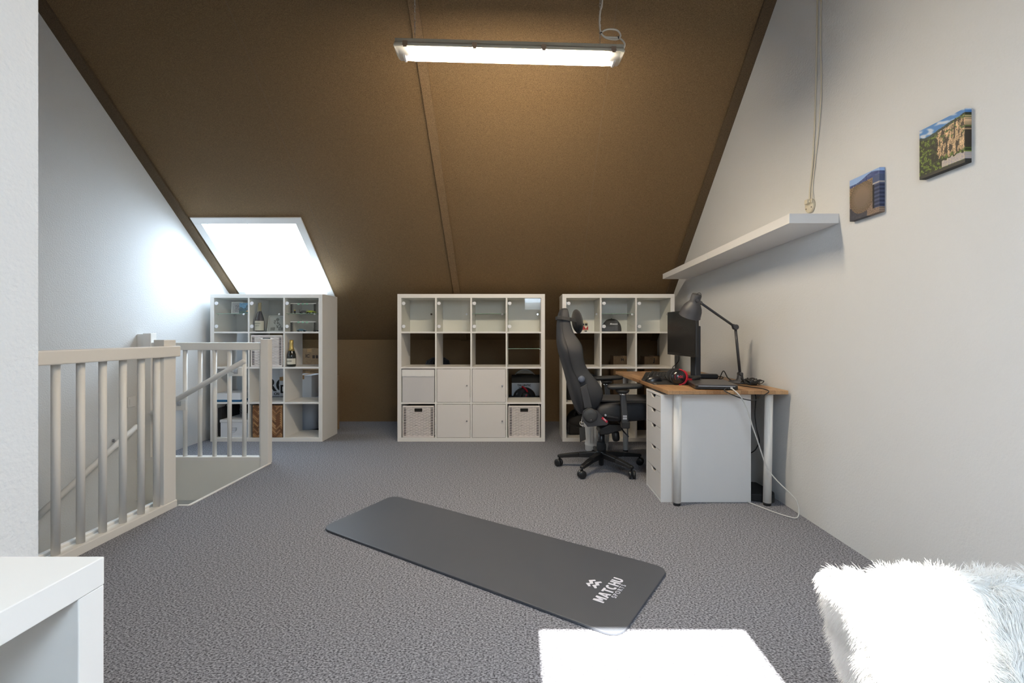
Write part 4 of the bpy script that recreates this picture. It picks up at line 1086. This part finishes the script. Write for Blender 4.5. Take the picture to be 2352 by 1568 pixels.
        mb = MB(); mb.bar(bt + Vector((0, 0, .02)), bt + Vector((0, 0, -.03)), .055, .060, up=(1, 0, 0)); mb.box(bt.x - .03, bt.x + .03, min(bt.y, YC + s * .1), max(bt.y, YC + s * .1), bt.z - .015, bt.z + .0)
        mb.build('arm_mount', black, r, bevel=.008)
        if s < 0:
            lb = PA(1433.5, 958) + Vector((0, -.0245, 0))
            mb = MB(); mb.box(lb.x - .014, lb.x + .015, lb.y - .002, lb.y + .001, lb.z + .006, lb.z + .018); mb.box(lb.x - .014, lb.x + .015, lb.y - .002, lb.y + .001, lb.z - .012, lb.z + .002)
            mb.build('silver_badge', steel, ap)
    # recline lever, red tag
    mb = MB(); p = W(1393, 955, YC - .28); q = W(1420, 960, YC - .28); mb.bar(p, q, .014, .020, w1=.012, h1=.014); mb.build('recline_lever', black, r, bevel=.004)
    mb = MB(); mb.lathe([(.009, 0), (.009, .014)], W(1390, 952.5, YC - .285), (0, -1, 0)); mb.build('lever_pivot', chrome, r)
    mb = MB(); p = W(1383, 959, YC - .278); q = W(1395, 969, YC - .278); mb.bar(p, q, .004, .016); mb.build('red_tag', red, r)
    text_mesh('PULL', .012, whiteink, r, frame_mat(W(1385.5, 962.2, YC - .282), (.77, 0, -.63), (.63, 0, .77)), bold=.0003)
    # paper tag
    mb = MB(); mb.tube([W(1337, 958, 3.62), W(1336, 968, 3.61), W(1338, 980, 3.605)], .0015, seg=6); mb.build('tag_string', whiteink, r)
    mb = MB(); mb.prism([W(1330.5, 982, 3.60), W(1343.5, 980, 3.60), W(1345.5, 1009, 3.60), W(1332, 1015, 3.60)], (0, -.002, 0)); mb.build('paper_tag', blackm, r)
    # mechanism
    mb = MB(); mb.prism([W(1376, 992, 3.80), W(1378, 985, 3.80), W(1402, 974, 3.80), W(1428, 974, 3.80), W(1432, 984, 3.80), W(1425, 990, 3.80), W(1395, 998, 3.80), W(1380, 999, 3.80)], (0, .16, 0)); mb.build('tilt_mechanism', black, r, bevel=.008)
    mb = MB(); k0 = W(1413, 990, 3.82); mb.lathe([(.020, 0), (.030, .012), (.030, .055), (.024, .075), (.01, .08)], k0, (.12, 0, -1)); mb.build('tension_knob', black, r)
    mb = MB(); mb.tube([W(1425, 980, 3.75), W(1432, 990, 3.72), W(1444, 1003, 3.70)], .0055); mb.build('height_lever', black, r)
    # column and star base
    mb = MB(); mb.cyl((C.x, C.y, .14), (C.x, C.y, .30), .027, seg=28); mb.build('gas_lift', M('lift_black', (.015, .015, .017), .35), r)
    mb = MB(); mb.lathe([(.036, 0), (.037, .075), (.032, .08), (.031, .095)], (C.x, C.y, .115), seg=28); mb.build('lift_cover', blackm, r)
    mb = MB(); mb.lathe([(.018, 0), (.020, .004), (.022, .05), (.045, .058), (.045, .11), (.036, .122)], (C.x, C.y, .022), seg=28); mb.build('hub', black, r)
    for k, deg in enumerate((171, 236, 302, 14, 90)):
        a = math.radians(deg); d = Vector((math.cos(a), math.sin(a), 0)); e = C + d * .335
        mb = MB(); pts = [C + d * .03 + Vector((0, 0, .108)), C + d * .18 + Vector((0, 0, .100)), e + Vector((0, 0, .082))]
        mb.bar(pts[0], pts[1], .052, .048, w1=.045, h1=.036); mb.bar(pts[1], pts[2], .045, .036, w1=.034, h1=.026); mb.sphere(e + Vector((0, 0, .082)), .018, (1, 1, .75), seg=14)
        lg = mb.build('base_arm', black, r, bevel=.006)
        mb = MB(); side = Vector((-d.y, d.x, 0)); side = (side * .8 + d * .6).normalized(); wc = e + Vector((0, 0, .0305)) + d * .006
        mb.cyl(e + Vector((0, 0, .05)), e + Vector((0, 0, .082)), .007)
        for s in (-1, 1): mb.lathe([(.022, 0), (.0285, .003), (.030, .007), (.030, .017), (.026, .021), (.010, .023)], wc + side * .004 * s, side * s, 24)
        mb.box(-.010, .010, -.006, .006, .0, .026, mat=Matrix.Translation(wc)); mb.build('caster', M('caster_black', (.012, .013, .015), .35), lg)
gaming_chair()

# ------------------------------------------------------------------ exercise mat
def yoga_mat():
    t = .012
    A, B, Cc, D = G(737, 1211, t), G(903, 1136.5, t), G(1537, 1304, t), G(1424, 1463, t)
    c = (A + B + Cc + D) / 4
    r = thing('exercise_mat', 'dark grey exercise mat lying diagonally on the carpet', 'exercise mat', (c.x, c.y, 0))
    P = [A, B, Cc, D]; rad = .075; out = []
    for i in range(4):
        p, a, b = P[i], P[i - 1], P[(i + 1) % 4]
        u = (a - p).normalized(); v = (b - p).normalized()
        s, e = p + u * rad, p + v * rad
        for k in range(9):
            q = k / 8; out.append(s * (1 - q) ** 2 + p * 2 * q * (1 - q) + e * q * q)
    mb = MB(); mb.prism([Vector((p.x, p.y, 0.0005)) for p in out], (0, 0, t - .0005))
    m = bpy.data.materials.new('foam_grey'); m.use_nodes = True; nt = m.node_tree; b = nt.nodes['Principled BSDF']
    b.inputs['Base Color'].default_value = (.070, .077, .092, 1); b.inputs['Roughness'].default_value = .48; b.inputs['Specular IOR Level'].default_value = .55
    tc = nt.nodes.new('ShaderNodeTexCoord'); mp = nt.nodes.new('ShaderNodeMapping'); L = (Cc - B); mp.inputs['Rotation'].default_value = (0, 0, -math.atan2(L.y, L.x))
    wv = nt.nodes.new('ShaderNodeTexWave'); wv.inputs['Scale'].default_value = 60; wv.wave_type = 'BANDS'; wv.bands_direction = 'Y'
    bp = nt.nodes.new('ShaderNodeBump'); bp.inputs['Strength'].default_value = .25; bp.inputs['Distance'].default_value = .001
    nt.links.new(tc.outputs['Object'], mp.inputs[0]); nt.links.new(mp.outputs[0], wv.inputs[0]); nt.links.new(wv.outputs['Fac'], bp.inputs['Height']); nt.links.new(bp.outputs[0], b.inputs['Normal'])
    mb.build('foam', m, r, bevel=.003)
    up = (B - Cc).normalized()
    o0, o1 = G(1386.0, 1385, t + .0004), G(1434, 1332, t + .0004)
    x = (o1 - o0); n = x.length
    # block capitals, drawn as outlines: x along the word, y towards its top, one unit = the letter height
    def ring(cx, cy, ro, ri, sy, a0, a1, n=18):
        A = [a0 + (a1 - a0) * k / n for k in range(n + 1)]
        return [(cx + ro * math.cos(a), cy + ro * sy * math.sin(a)) for a in A] + [(cx + ri * math.cos(a), cy + (ro * sy - .22) * math.sin(a)) for a in reversed(A)]
    S = .22
    glyphs = [
        (.86, [[(0, 0), (0, 1), (.25, 1), (.43, .52), (.61, 1), (.86, 1), (.86, 0), (.64, 0), (.64, .60), (.51, .22), (.35, .22), (.22, .60), (.22, 0)]]),
        (.80, [[(0, 0), (.28, 1), (.52, 1), (.80, 0), (.565, 0), (.515, .19), (.285, .19), (.235, 0)]]),
        (.66, [[(.22, 0), (.44, 0), (.44, .80), (.66, .80), (.66, 1), (0, 1), (0, .80), (.22, .80)]]),
        (.70, [ring(.36, .5, .36, .14, 1.39, math.radians(52), math.radians(308))]),
        (.72, [[(0, 0), (.22, 0), (.22, .40), (.50, .40), (.50, 0), (.72, 0), (.72, 1), (.50, 1), (.50, .60), (.22, .60), (.22, 1), (0, 1)]]),
        (.72, [[(0, 1), (0, .36)] + [(.36 - .36 * math.cos(a), .36 - .36 * math.sin(a)) for a in [PI * k / 16 for k in range(1, 16)]] + [(.72, .36), (.72, 1), (.50, 1), (.50, .36)] + [(.36 + .14 * math.cos(a), .36 - .15 * math.sin(a)) for a in [PI * k / 12 for k in range(1, 12)]] + [(.22, .36), (.22, 1)]])]
    gap = .10; tot = sum(w for w, _ in glyphs) + gap * 5; H = .047; M0 = frame_mat(o0, x, up); mb = MB(); cx = 0
    for w, polys in glyphs:
        for q in polys: mb.prism([M0 @ Vector(((cx + a) * n / tot, b * H, 0)) for a, b in q], M0.to_3x3() @ Vector((0, 0, .0006)))
        cx += w + gap
    # the dark counter of the letter A
    mb.build('lettering', whiteink, r)
    ax = .86 + gap; mb = MB(); mb.prism([M0 @ Vector(((ax + a) * n / tot, b * H, .0006)) for a, b in ((.33, .36), (.47, .36), (.40, .64))], M0.to_3x3() @ Vector((0, 0, .0002))); mb.build('lettering_counter', m, r)
    s0, s1 = G(1414.5, 1373.5, t + .0004), G(1438.5, 1344.5, t + .0004)
    st = text_mesh('SPORTS', .04, whiteink, r, frame_mat(s0, s1 - s0, up), bold=.0, spacing=1.4)
    inv = (rmat(r).inverted() @ frame_mat(s0, s1 - s0, up)).inverted(); loc = [inv @ v.co for v in st.data.vertices]; w = max(q.x for q in loc) - min(q.x for q in loc); h = max(q.y for q in loc); x0 = min(q.x for q in loc)
    for v, q in zip(st.data.vertices, loc): v.co = inv.inverted() @ Vector(((q.x - x0) * (s1 - s0).length / w, q.y * .0205 / h, q.z))
    # emblem: two stacked zigzag peaks
    e = lambda px, py: G(1330 + px / 15.68, 1300 + py / 15.68, t + .0006)
    mb = MB()
    z1 = [(248, 605), (390, 600), (345, 500), (575, 487), (605, 530), (485, 540), (518, 628), (385, 640), (420, 720), (340, 722)]
    z2 = [(470, 680), (600, 668), (560, 570), (790, 552), (828, 598), (700, 608), (742, 688), (610, 702), (645, 785), (570, 797)]
    for z in (z1, z2): mb.prism([e(*q) for q in z], (0, 0, .0006))
    mb.build('emblem', whiteink, r)
yoga_mat()

# ------------------------------------------------------------------ wall shelves
def wall_shelf(label, ya, yb):
    f = lambda y: (1.611 + (4.777 - y) * .0168, 1.657 + (4.777 - y) * .0190)
    r = thing('wall_shelf', label, 'shelf', (1.52, (ya + yb) / 2, f((ya + yb) / 2)[0]), 0, 'white wall shelves')
    a, b = f(ya), f(yb)
    mb = MB(); mb.prism([(1.392, ya, a[0]), (1.392, ya, a[0] + .050), (1.392, yb, b[0] + .050), (1.392, yb, b[0])], (XR - 1.392 - .0005, 0, 0)); mb.build('board', lacq, r, bevel=.001)
    return r
wall_shelf('nearer of the two thick white wall shelves on the right wall, beside the small canvas', 2.517, 3.631)
wall_shelf('farther of the two thick white wall shelves, above the computer monitor', 3.635, 4.777)

# ------------------------------------------------------------------ canvas pictures
pc = MATS['print_colours']
def canvas(label, y0, y1, z0, z1, fn, t=.024, n=110):
    r = thing('canvas_picture', label, 'picture', (XR, (y0 + y1) / 2, z0), 0, 'square canvas pictures')
    mb = MB(); mb.box(XR - t, XR - .0005, y0, y1, z0, z1); mb.build('stretcher', blackm, r)
    # front faces the room (-x): u runs from far (left in the photo) to near
    painted('print', fn, (XR - t - .0005, y1, z0), (0, -1, 0), (0, 0, 1), y1 - y0, z1 - z0, n, n, pc, r)
    painted('wrapped_edge', lambda u, v: fn(1.0 - .0 * u, v), (XR - t - .0005, y0 - .0005, z0), (1, 0, 0), (0, 0, 1), t, z1 - z0, 3, n, pc, r)
    painted('wrapped_edge', lambda u, v: fn(v, .0), (XR - t, y1, z0 - .0005), (1, 0, 0), (0, -1, 0), t, y1 - y0, 3, n, pc, r)
def gorge(u, v):
    sk = .84 + .10 * max(0, (u - .55)) * 2 - .05 * math.sin(u * 7) * (1 - u) + .012 * nz(u, 0, 12)
    k = nz(u, v, 17, 2); k2 = nz(u, v, 46, 5)
    if v > sk:
        c = nz(u * 1.2, v * 3 + u * .9, 5, 9); t = max(0, min(1, c * 2.4 + .1)); b = (78, 130, 190)
        return tuple(b[i] + (225 - b[i]) * t * .8 for i in range(3))
    if v > sk - .05 and u < .75: return (48 + 20 * k, 62 + 20 * k, 60)
    cl = u - .40 + .05 * k + .12 * (v - .6)
    if cl > 0 and .26 + .1 * k < v < .80 + .15 * (u - .5):
        s = nz(u * 2.6, v * .7, 9, 4); d = 175 + 90 * s + 50 * k2
        if s < -.18 or k2 < -.32: d = 60
        if k > .25 and v > .55: return (84 + 60 * k2, 96 + 50 * k2, 52)
        return (d, d * .85, d * .66)
    if u > .52 and v < .20 + .05 * k and v > .07: return (180 + 40 * k2, 170 + 40 * k2, 165)
    if v < .06: return (44, 44, 40)
    dk = 1.0 if k > .02 else .38
    if .28 < u < .52 and .2 < v < .62: dk *= .55
    return ((86 + 90 * k2) * dk, (104 + 90 * k2) * dk, (42 + 50 * k2) * dk)
def terrace(u, v):
    sk = .90 + .05 * math.sin(u * 5 + 4) + .1 * max(0, .3 - abs(u - .75)) ; k = nz(u, v, 18, 21); k2 = nz(u, v, 50, 6)
    if v > sk: return (150, 180, 225)
    if v > .80 + .05 * u + .02 * k:  return (70 + 26 * k, 84 + 26 * k, 130 + 20 * k)
    if u > .80 - .02 and v > .12:
        if v > .70: return (72, 86, 120)
        if v > .66: return (170, 165, 165)
        if u < .84: return (14, 14, 18)
        s = math.sin(v * 70); return (52 + 22 * s, 62 + 22 * s, 92 + 22 * s)
    d = math.hypot((u - .42) / .33, (v - .48) / .30)
    if d < 1.25:
        t = max(0, min(1, (1.25 - d) / .6)); bgc = (110 + 60 * k2, 92 + 50 * k2, 72 + 40 * k2)
        fc = (128 - 40 * (.5 - v), 112 - 34 * (.5 - v), 96 - 20 * (.5 - v))
        return tuple(bgc[i] * (1 - t) + fc[i] * t for i in range(3))
    if v > .5: return (128 + 110 * k2, 108 + 80 * k2, 84 + 60 * k2) if u > .1 or v > .6 else (96, 104, 50)
    if v < .30 and u < .6: return (62 + 14 * k, 62 + 14 * k, 70 + 14 * k)
    if u > .6 and v < .3: return (130 + 60 * k2, 112 + 50 * k2, 98 + 40 * k2)
    return (120 + 90 * k2, 102 + 80 * k2, 92 + 70 * k2)
canvas('square canvas of a green cliff gorge, higher and nearer of the two wall pictures', 1.776, 1.979, 1.704, 1.903, gorge)
canvas('smaller-looking square canvas of a hillside terrace, above the near end of the wall shelf', 2.200, 2.400, 1.630, 1.832, terrace)

# junction box with cables
jb = thing('junction_box', 'round cream junction box on the right wall above the shelf', 'junction box', (XR, 2.759, 1.80))
ivory = M('ivory_plastic', srgb(214, 206, 186), .5)
mb = MB(); mb.lathe([(.040, 0), (.040, .010), (.037, .014), (.010, .015)], (XR - .0005, 2.759, 1.803), (-1, 0, 0), 32); mb.build('cover', ivory, jb)
mb = MB(); mb.box(XR - .032, XR - .012, 2.745, 2.775, 1.812, 1.838); mb.build('cable_clamp', ivory, jb, bevel=.003)
mb = MB()
for q in (-.025, .025): mb.cyl((XR - .0145, 2.759 + q, 1.79), (XR - .0165, 2.759 + q, 1.79), .003)
mb.build('screw', blackm, jb)
def RWp(px, py, off=.006):
    y = F * (XR - off) / (px - VPX); return Vector((XR - off, y, CAMH - (py - VPY) * y / F))
r = thing('ceiling_cable', 'thin white cable running up the right wall, farther one of the pair', 'cable', RWp(1859, 460))
mb = MB(); mb.tube([RWp(1859.5, 466, .022), RWp(1860, 440), RWp(1866, 380), RWp(1871.5, 280), RWp(1875, 150), RWp(1877.5, 0), RWp(1879, -120), RWp(1880, -220)], .004); mb.build('cord', ivory, r)
r = thing('ceiling_cable', 'thin white cable running up the right wall, nearer one of the pair', 'cable', RWp(1864, 460))
mb = MB(); mb.tube([RWp(1864, 466, .022), RWp(1866, 430), RWp(1872, 370), RWp(1881, 290), RWp(1886.5, 200), RWp(1885, 100), RWp(1886, 0), RWp(1888, -120), RWp(1890, -220)], .0035); mb.build('cord', ivory, r)

# ------------------------------------------------------------------ hanging fluorescent fixture
def fixture():
    a, b = W(905, 100, 2.62), W(1434, 114.5, 2.68)
    r = thing('batten_light', 'long lit fluorescent batten light hanging from two chains', 'ceiling light', a.lerp(b, .5))
    d = (b - a).normalized(); L = (b - a).length
    fwd = Vector((0, 1, 0)); fwd = (fwd - d * fwd.dot(d)).normalized(); up = d.cross(fwd).normalized()
    if up.z < 0: up = -up
    m = Matrix.Identity(4)
    for i in range(3): m[i][0] = d[i]; m[i][1] = fwd[i]; m[i][2] = up[i]; m[i][3] = a[i]
    housing = M('housing_grey', srgb(176, 172, 158), .5)
    def prof(pts, x0, x1, mb, taper=0):
        mb.prism([m @ Vector((x0, y, z)) for y, z in pts], (m.to_3x3() @ Vector((x1 - x0, 0, 0))))
    mb = MB(); prof([(-.004, -.006), (-.004, .006), (.012, .020), (.016, .042), (.086, .042), (.090, .020), (.106, .006), (.106, -.006)], .0, L, mb); mb.build('housing', housing, r, bevel=.003)
    mb = MB(); prof([(-.005, -.012), (-.005, -.002), (.107, -.002), (.107, -.012)], -.003, L + .003, mb); mb.build('rim', M('rim_grey', srgb(196, 192, 178), .5), r, bevel=.003)
    # reflector tray
    mb = MB(); prof([(.018, -.022), (.014, -.013), (.088, -.013), (.084, -.022)], .03, L - .03, mb); mb.build('reflector', lacq, r)
    # clear cover, built as a thin shell
    mb = MB(); S = [(.0, -.012), (.004, -.030), (.014, -.044), (.030, -.051), (.051, -.053), (.072, -.051), (.088, -.044), (.098, -.030), (.102, -.012)]
    n = 1
    rows = [[m @ Vector((x, y, z)) for y, z in S] for x in (.022, L - .022)]
    mb.grid(rows)
    for x, xe in ((.022, .0), (L - .022, L)):
        rows = [[m @ Vector((x, y, z)) for y, z in S], [m @ Vector(((x + xe) / 2, y + (.051 - y) * .02, -.012 + (z + .012) * .75)) for y, z in S], [m @ Vector((xe, y + (.051 - y) * .03, -.012 + (z + .012) * .15)) for y, z in S]]
        mb.grid(rows)
    cv = clear_mat('clear_cover', (.96, .96, .95), .08, .06)
    nt = cv.node_tree; mx = [q for q in nt.nodes if q.type == 'MIX_SHADER'][0]; tr = nt.nodes.new('ShaderNodeBsdfTranslucent'); tr.inputs['Color'].default_value = (.92, .92, .9, 1)
    m2 = nt.nodes.new('ShaderNodeMixShader'); m2.inputs[0].default_value = .38; nt.links.new(mx.outputs[0], m2.inputs[1]); nt.links.new(tr.outputs[0], m2.inputs[2])
    nt.links.new(m2.outputs[0], [q for q in nt.nodes if q.type == 'OUTPUT_MATERIAL'][0].inputs[0])
    mb.build('clear_cover', cv, r)
    for yy in (.032, .070):
        mb = MB(); mb.cyl(m @ Vector((.095, yy, -.034)), m @ Vector((L - .095, yy, -.034)), .0155, seg=20)
        tube_m = M('lit_tube', (1, 1, 1), .4, emit=(1.0, .84, .63), estr=325)
        mb.build('fluorescent_tube', tube_m, r)
        mb = MB(); mb.cyl(m @ Vector((.06, yy, -.034)), m @ Vector((.095, yy, -.034)), .014); mb.cyl(m @ Vector((L - .095, yy, -.034)), m @ Vector((L - .06, yy, -.034)), .014); mb.build('tube_cap', steel, r)
    for x in (.05, L - .05):
        mb = MB(); mb.box(x - .006, x + .006, .02, .082, -.055, -.022, mat=m); mb.build('lamp_holder', lacq, r, bevel=.002)
        mb = MB(); mb.box(x + (.012 if x < .5 else -.014), x + (.014 if x < .5 else -.012), .026, .03, -.060, -.025, mat=m); mb.build('blue_wire', M('blue_wire', (.03, .12, .5), .4), r)
    for x in (.06, L * .345, L * .645, L - .06):
        mb = MB(); mb.box(x - .014, x + .014, -.010, -.005, -.014, .012, mat=m); mb.box(x - .012, x + .012, -.010, .004, .010, .014, mat=m); mb.box(x - .010, x + .010, -.0105, -.009, -.022, -.012, mat=m); mb.build('clip', steel, r, bevel=.001)
    # chains
    def chain(label, px, py):
        p = W(px, py, 2.70); p = Vector((p.x, YR + .30, 0)) if False else p
        base = Vector((p.x, a.y + .051, 0)); t = (p.x - a.x) / (b.x - a.x); base = a.lerp(b, t) + fwd * .051 + up * .042
        top = Vector((base.x, base.y, roof_h(base.y) - .002))
        c = thing('hanging_chain', label, 'chain', base, 0, 'chains of the batten light')
        mb = MB(); mb.tube([base, base + Vector((0, 0, .05))], .0015, seg=6, smooth=False); mb.build('hook', steel, c)
        mb = MB(); z = base.z + .05; k = 0
        while z < top.z - .01:
            ax = Vector((1, 0, 0)) if k % 2 else Vector((0, 1, 0))
            mb.tube([Vector((base.x, base.y, z + .011)) + ax * .0042 * math.cos(q) + Vector((0, 0, .0125 * math.sin(q))) for q in [2 * PI * i / 8 for i in range(9)]], .0011, seg=5, smooth=False)
            z += .0195; k += 1
        mb.build('links', steel, c)
        mb = MB(); mb.box(base.x - .012, base.x + .012, base.y - .012, base.y + .012, top.z - .012, top.z + .012); mb.build('ceiling_hook', steel, c)
        return base
    chain('thin steel chain holding the left end of the batten light', 956, 85)
    c2 = chain('thin steel chain holding the right end of the batten light', 1381, 95)
    cb = thing('power_cable', 'looped white power cable tied at the right end of the batten light', 'cable', c2)
    y = 2.72
    mb = MB(); mb.tube([Vector((W(1378, -260, y).x, y, roof_h(y))), W(1381, -120, y), W(1383, 0, y), W(1379, 25, y), W(1377, 50, y), W(1380, 74, y), W(1392, 87, y), W(1412, 91, y), W(1422, 88, y), W(1425, 80, y), W(1418, 70, y), W(1402, 67, y), W(1388, 70, y), W(1382, 77, y), W(1390, 85, y), W(1405, 86, y), W(1420, 87, y), W(1430, 93, y - .01), W(1435, 103, y - .02), b + fwd * .04 + up * .02], .005); mb.build('cord', M('white_cord', srgb(205, 200, 190), .5), cb)
    mb = MB(); mb.lathe([(.007, -.003), (.007, .003)], W(1381, 76, y), (.2, 0, 1), 14); mb.lathe([(.009, -.003), (.009, .003)], W(1420, 87, y), (1, 0, .3), 14); mb.build('cable_tie', black, cb)
fixture()

# ------------------------------------------------------------------ armchair with sheepskin, lower right
def fur_chair():
    wood = M('pale_wood', srgb(200, 170, 130), .5)
    x0, x1 = .607, 1.16
    r = thing('armchair', 'chair in the lower right corner under a white faux fur throw', 'chair', (.87, .7, 0))
    mb = MB(); mb.box(x0 + .04, x1, .875, .935, .40, .595); mb.build('backrest', lacq, r, bevel=.02, bseg=3)
    mb = MB(); mb.box(x0 + .04, x1, .40, .90, .36, .41); mb.build('seat', lacq, r, bevel=.01)
    for xx in (x0 + .06, x1 - .03):
        for yy in (.43, .90):
            mb = MB(); mb.cyl((xx, yy, 0), (xx, yy, .37), .014, .018); mb.build('leg', wood, r)
    # the throw: a sheet over the backrest and down to the seat
    t = thing('fur_throw', 'white shaggy faux fur throw draped over the chair in the lower right corner', 'throw', (.87, .88, .40))
    prof = [(.42, .418), (.60, .418), (.74, .422), (.815, .432), (.845, .47), (.853, .53), (.858, .59), (.868, .622), (.892, .634), (.925, .630), (.948, .60), (.955, .50), (.957, .36), (.957, .24)]
    prof = [(y, z - .016 if z > .5 else z) for y, z in prof]
    nx = 34
    def pt(u, k):
        y, z = prof[k]
        xa = x0 - .012 + .010 * nz(k * .7, 0, 1, 3) + .045 * min(1, max(0, (.60 - z) / .2)); xb = x1 + .02
        return Vector((xa + (xb - xa) * u, y + .006 * nz(u * 6, k * .5, 1, 1), z + .007 * nz(u * 5, k * .6, 1, 2)))
    mb = MB(); rows = [[pt(i / nx, k) for i in range(nx + 1)] for k in range(len(prof))]
    mb.grid(rows)
    xs = x0 + .036
    mb.prism([(xs, .62, .34), (xs, .62, .415), (xs, .83, .43), (xs, .855, .585), (xs, .89, .605), (xs, .94, .585), (xs, .955, .34)], (.004, 0, 0))
    hide = M('fur_white', srgb(248, 247, 245), .9)
    nt = hide.node_tree; pb = nt.nodes['Principled BSDF']; tr = nt.nodes.new('ShaderNodeBsdfTranslucent'); tr.inputs['Color'].default_value = (.93, .93, .92, 1)
    m2 = nt.nodes.new('ShaderNodeMixShader'); m2.inputs[0].default_value = .4; nt.links.new(pb.outputs[0], m2.inputs[1]); nt.links.new(tr.outputs[0], m2.inputs[2])
    nt.links.new(m2.outputs[0], nt.nodes['Material Output'].inputs[0])
    sh = mb.build('hide', hide, t)
    sh.modifiers.new('solid', 'SOLIDIFY').thickness = .008
    rnd = random.Random(4); verts = []; faces = []
    seglen = [(Vector(prof[k + 1]) - Vector(prof[k])).length for k in range(len(prof) - 1)]
    N = 56000
    for _ in range(N):
        k = rnd.choices(range(2, len(prof) - 1), weights=[seglen[q] * (4.0 if 2 <= q <= 9 else .8) for q in range(2, len(prof) - 1)])[0]
        u = rnd.random() ** 1.05; edge = rnd.random() < .17
        if edge:
            zz = rnd.uniform(.33, .612); p = Vector((x0 - .012 + .045 * min(1, max(0, (.60 - zz) / .2)), rnd.uniform(.852 if zz > .43 else .62, .955), zz)); nn = Vector((-1, 0, 0)); k = 5; u = 0
        else:
            p = pt(u, k).lerp(pt(u, k + 1), rnd.random())
            tv = (pt(u, k + 1) - pt(u, k)).normalized(); nn = Vector((1, 0, 0)).cross(tv); nn = nn if nn.dot(Vector((0, -1, .5))) > 0 or k > 9 else -nn
            if k > 9 and nn.y < 0: nn = -nn
        cl = Vector((nz(p.x, p.z, 20, 1), nz(p.x, p.z, 20, 2), nz(p.x, p.z, 20, 3)))
        ln = rnd.uniform(.016, .032)
        dirv = (nn * .75 + Vector((-.5 if u < .03 else -.1, 0, -.45 if k < 8 else -.1)) + cl * 1.1 + Vector((rnd.uniform(-.25, .25), rnd.uniform(-.25, .25), rnd.uniform(-.25, .25)))).normalized()
        side = dirv.cross(Vector((rnd.uniform(-1, 1), rnd.uniform(-1, 1), rnd.uniform(-1, 1)))).normalized() * .0007
        p1 = p + dirv * ln * .55; p2 = p + (dirv + Vector((0, 0, -.35))).normalized() * ln
        b = len(verts); verts += [p - side, p + side, p1 + side * .8, p1 - side * .8, p2]
        faces += [(b, b + 1, b + 2, b + 3), (b + 3, b + 2, b + 4)]
    me = bpy.data.meshes.new('fur_pile'); me.from_pydata(verts, [], faces); me.materials.append(hide)
    o = bpy.data.objects.new('fur_pile', me); COL.objects.link(o); o.parent = t; me.transform(rmat(t).inverted()); o['kind'] = 'stuff'
fur_chair()
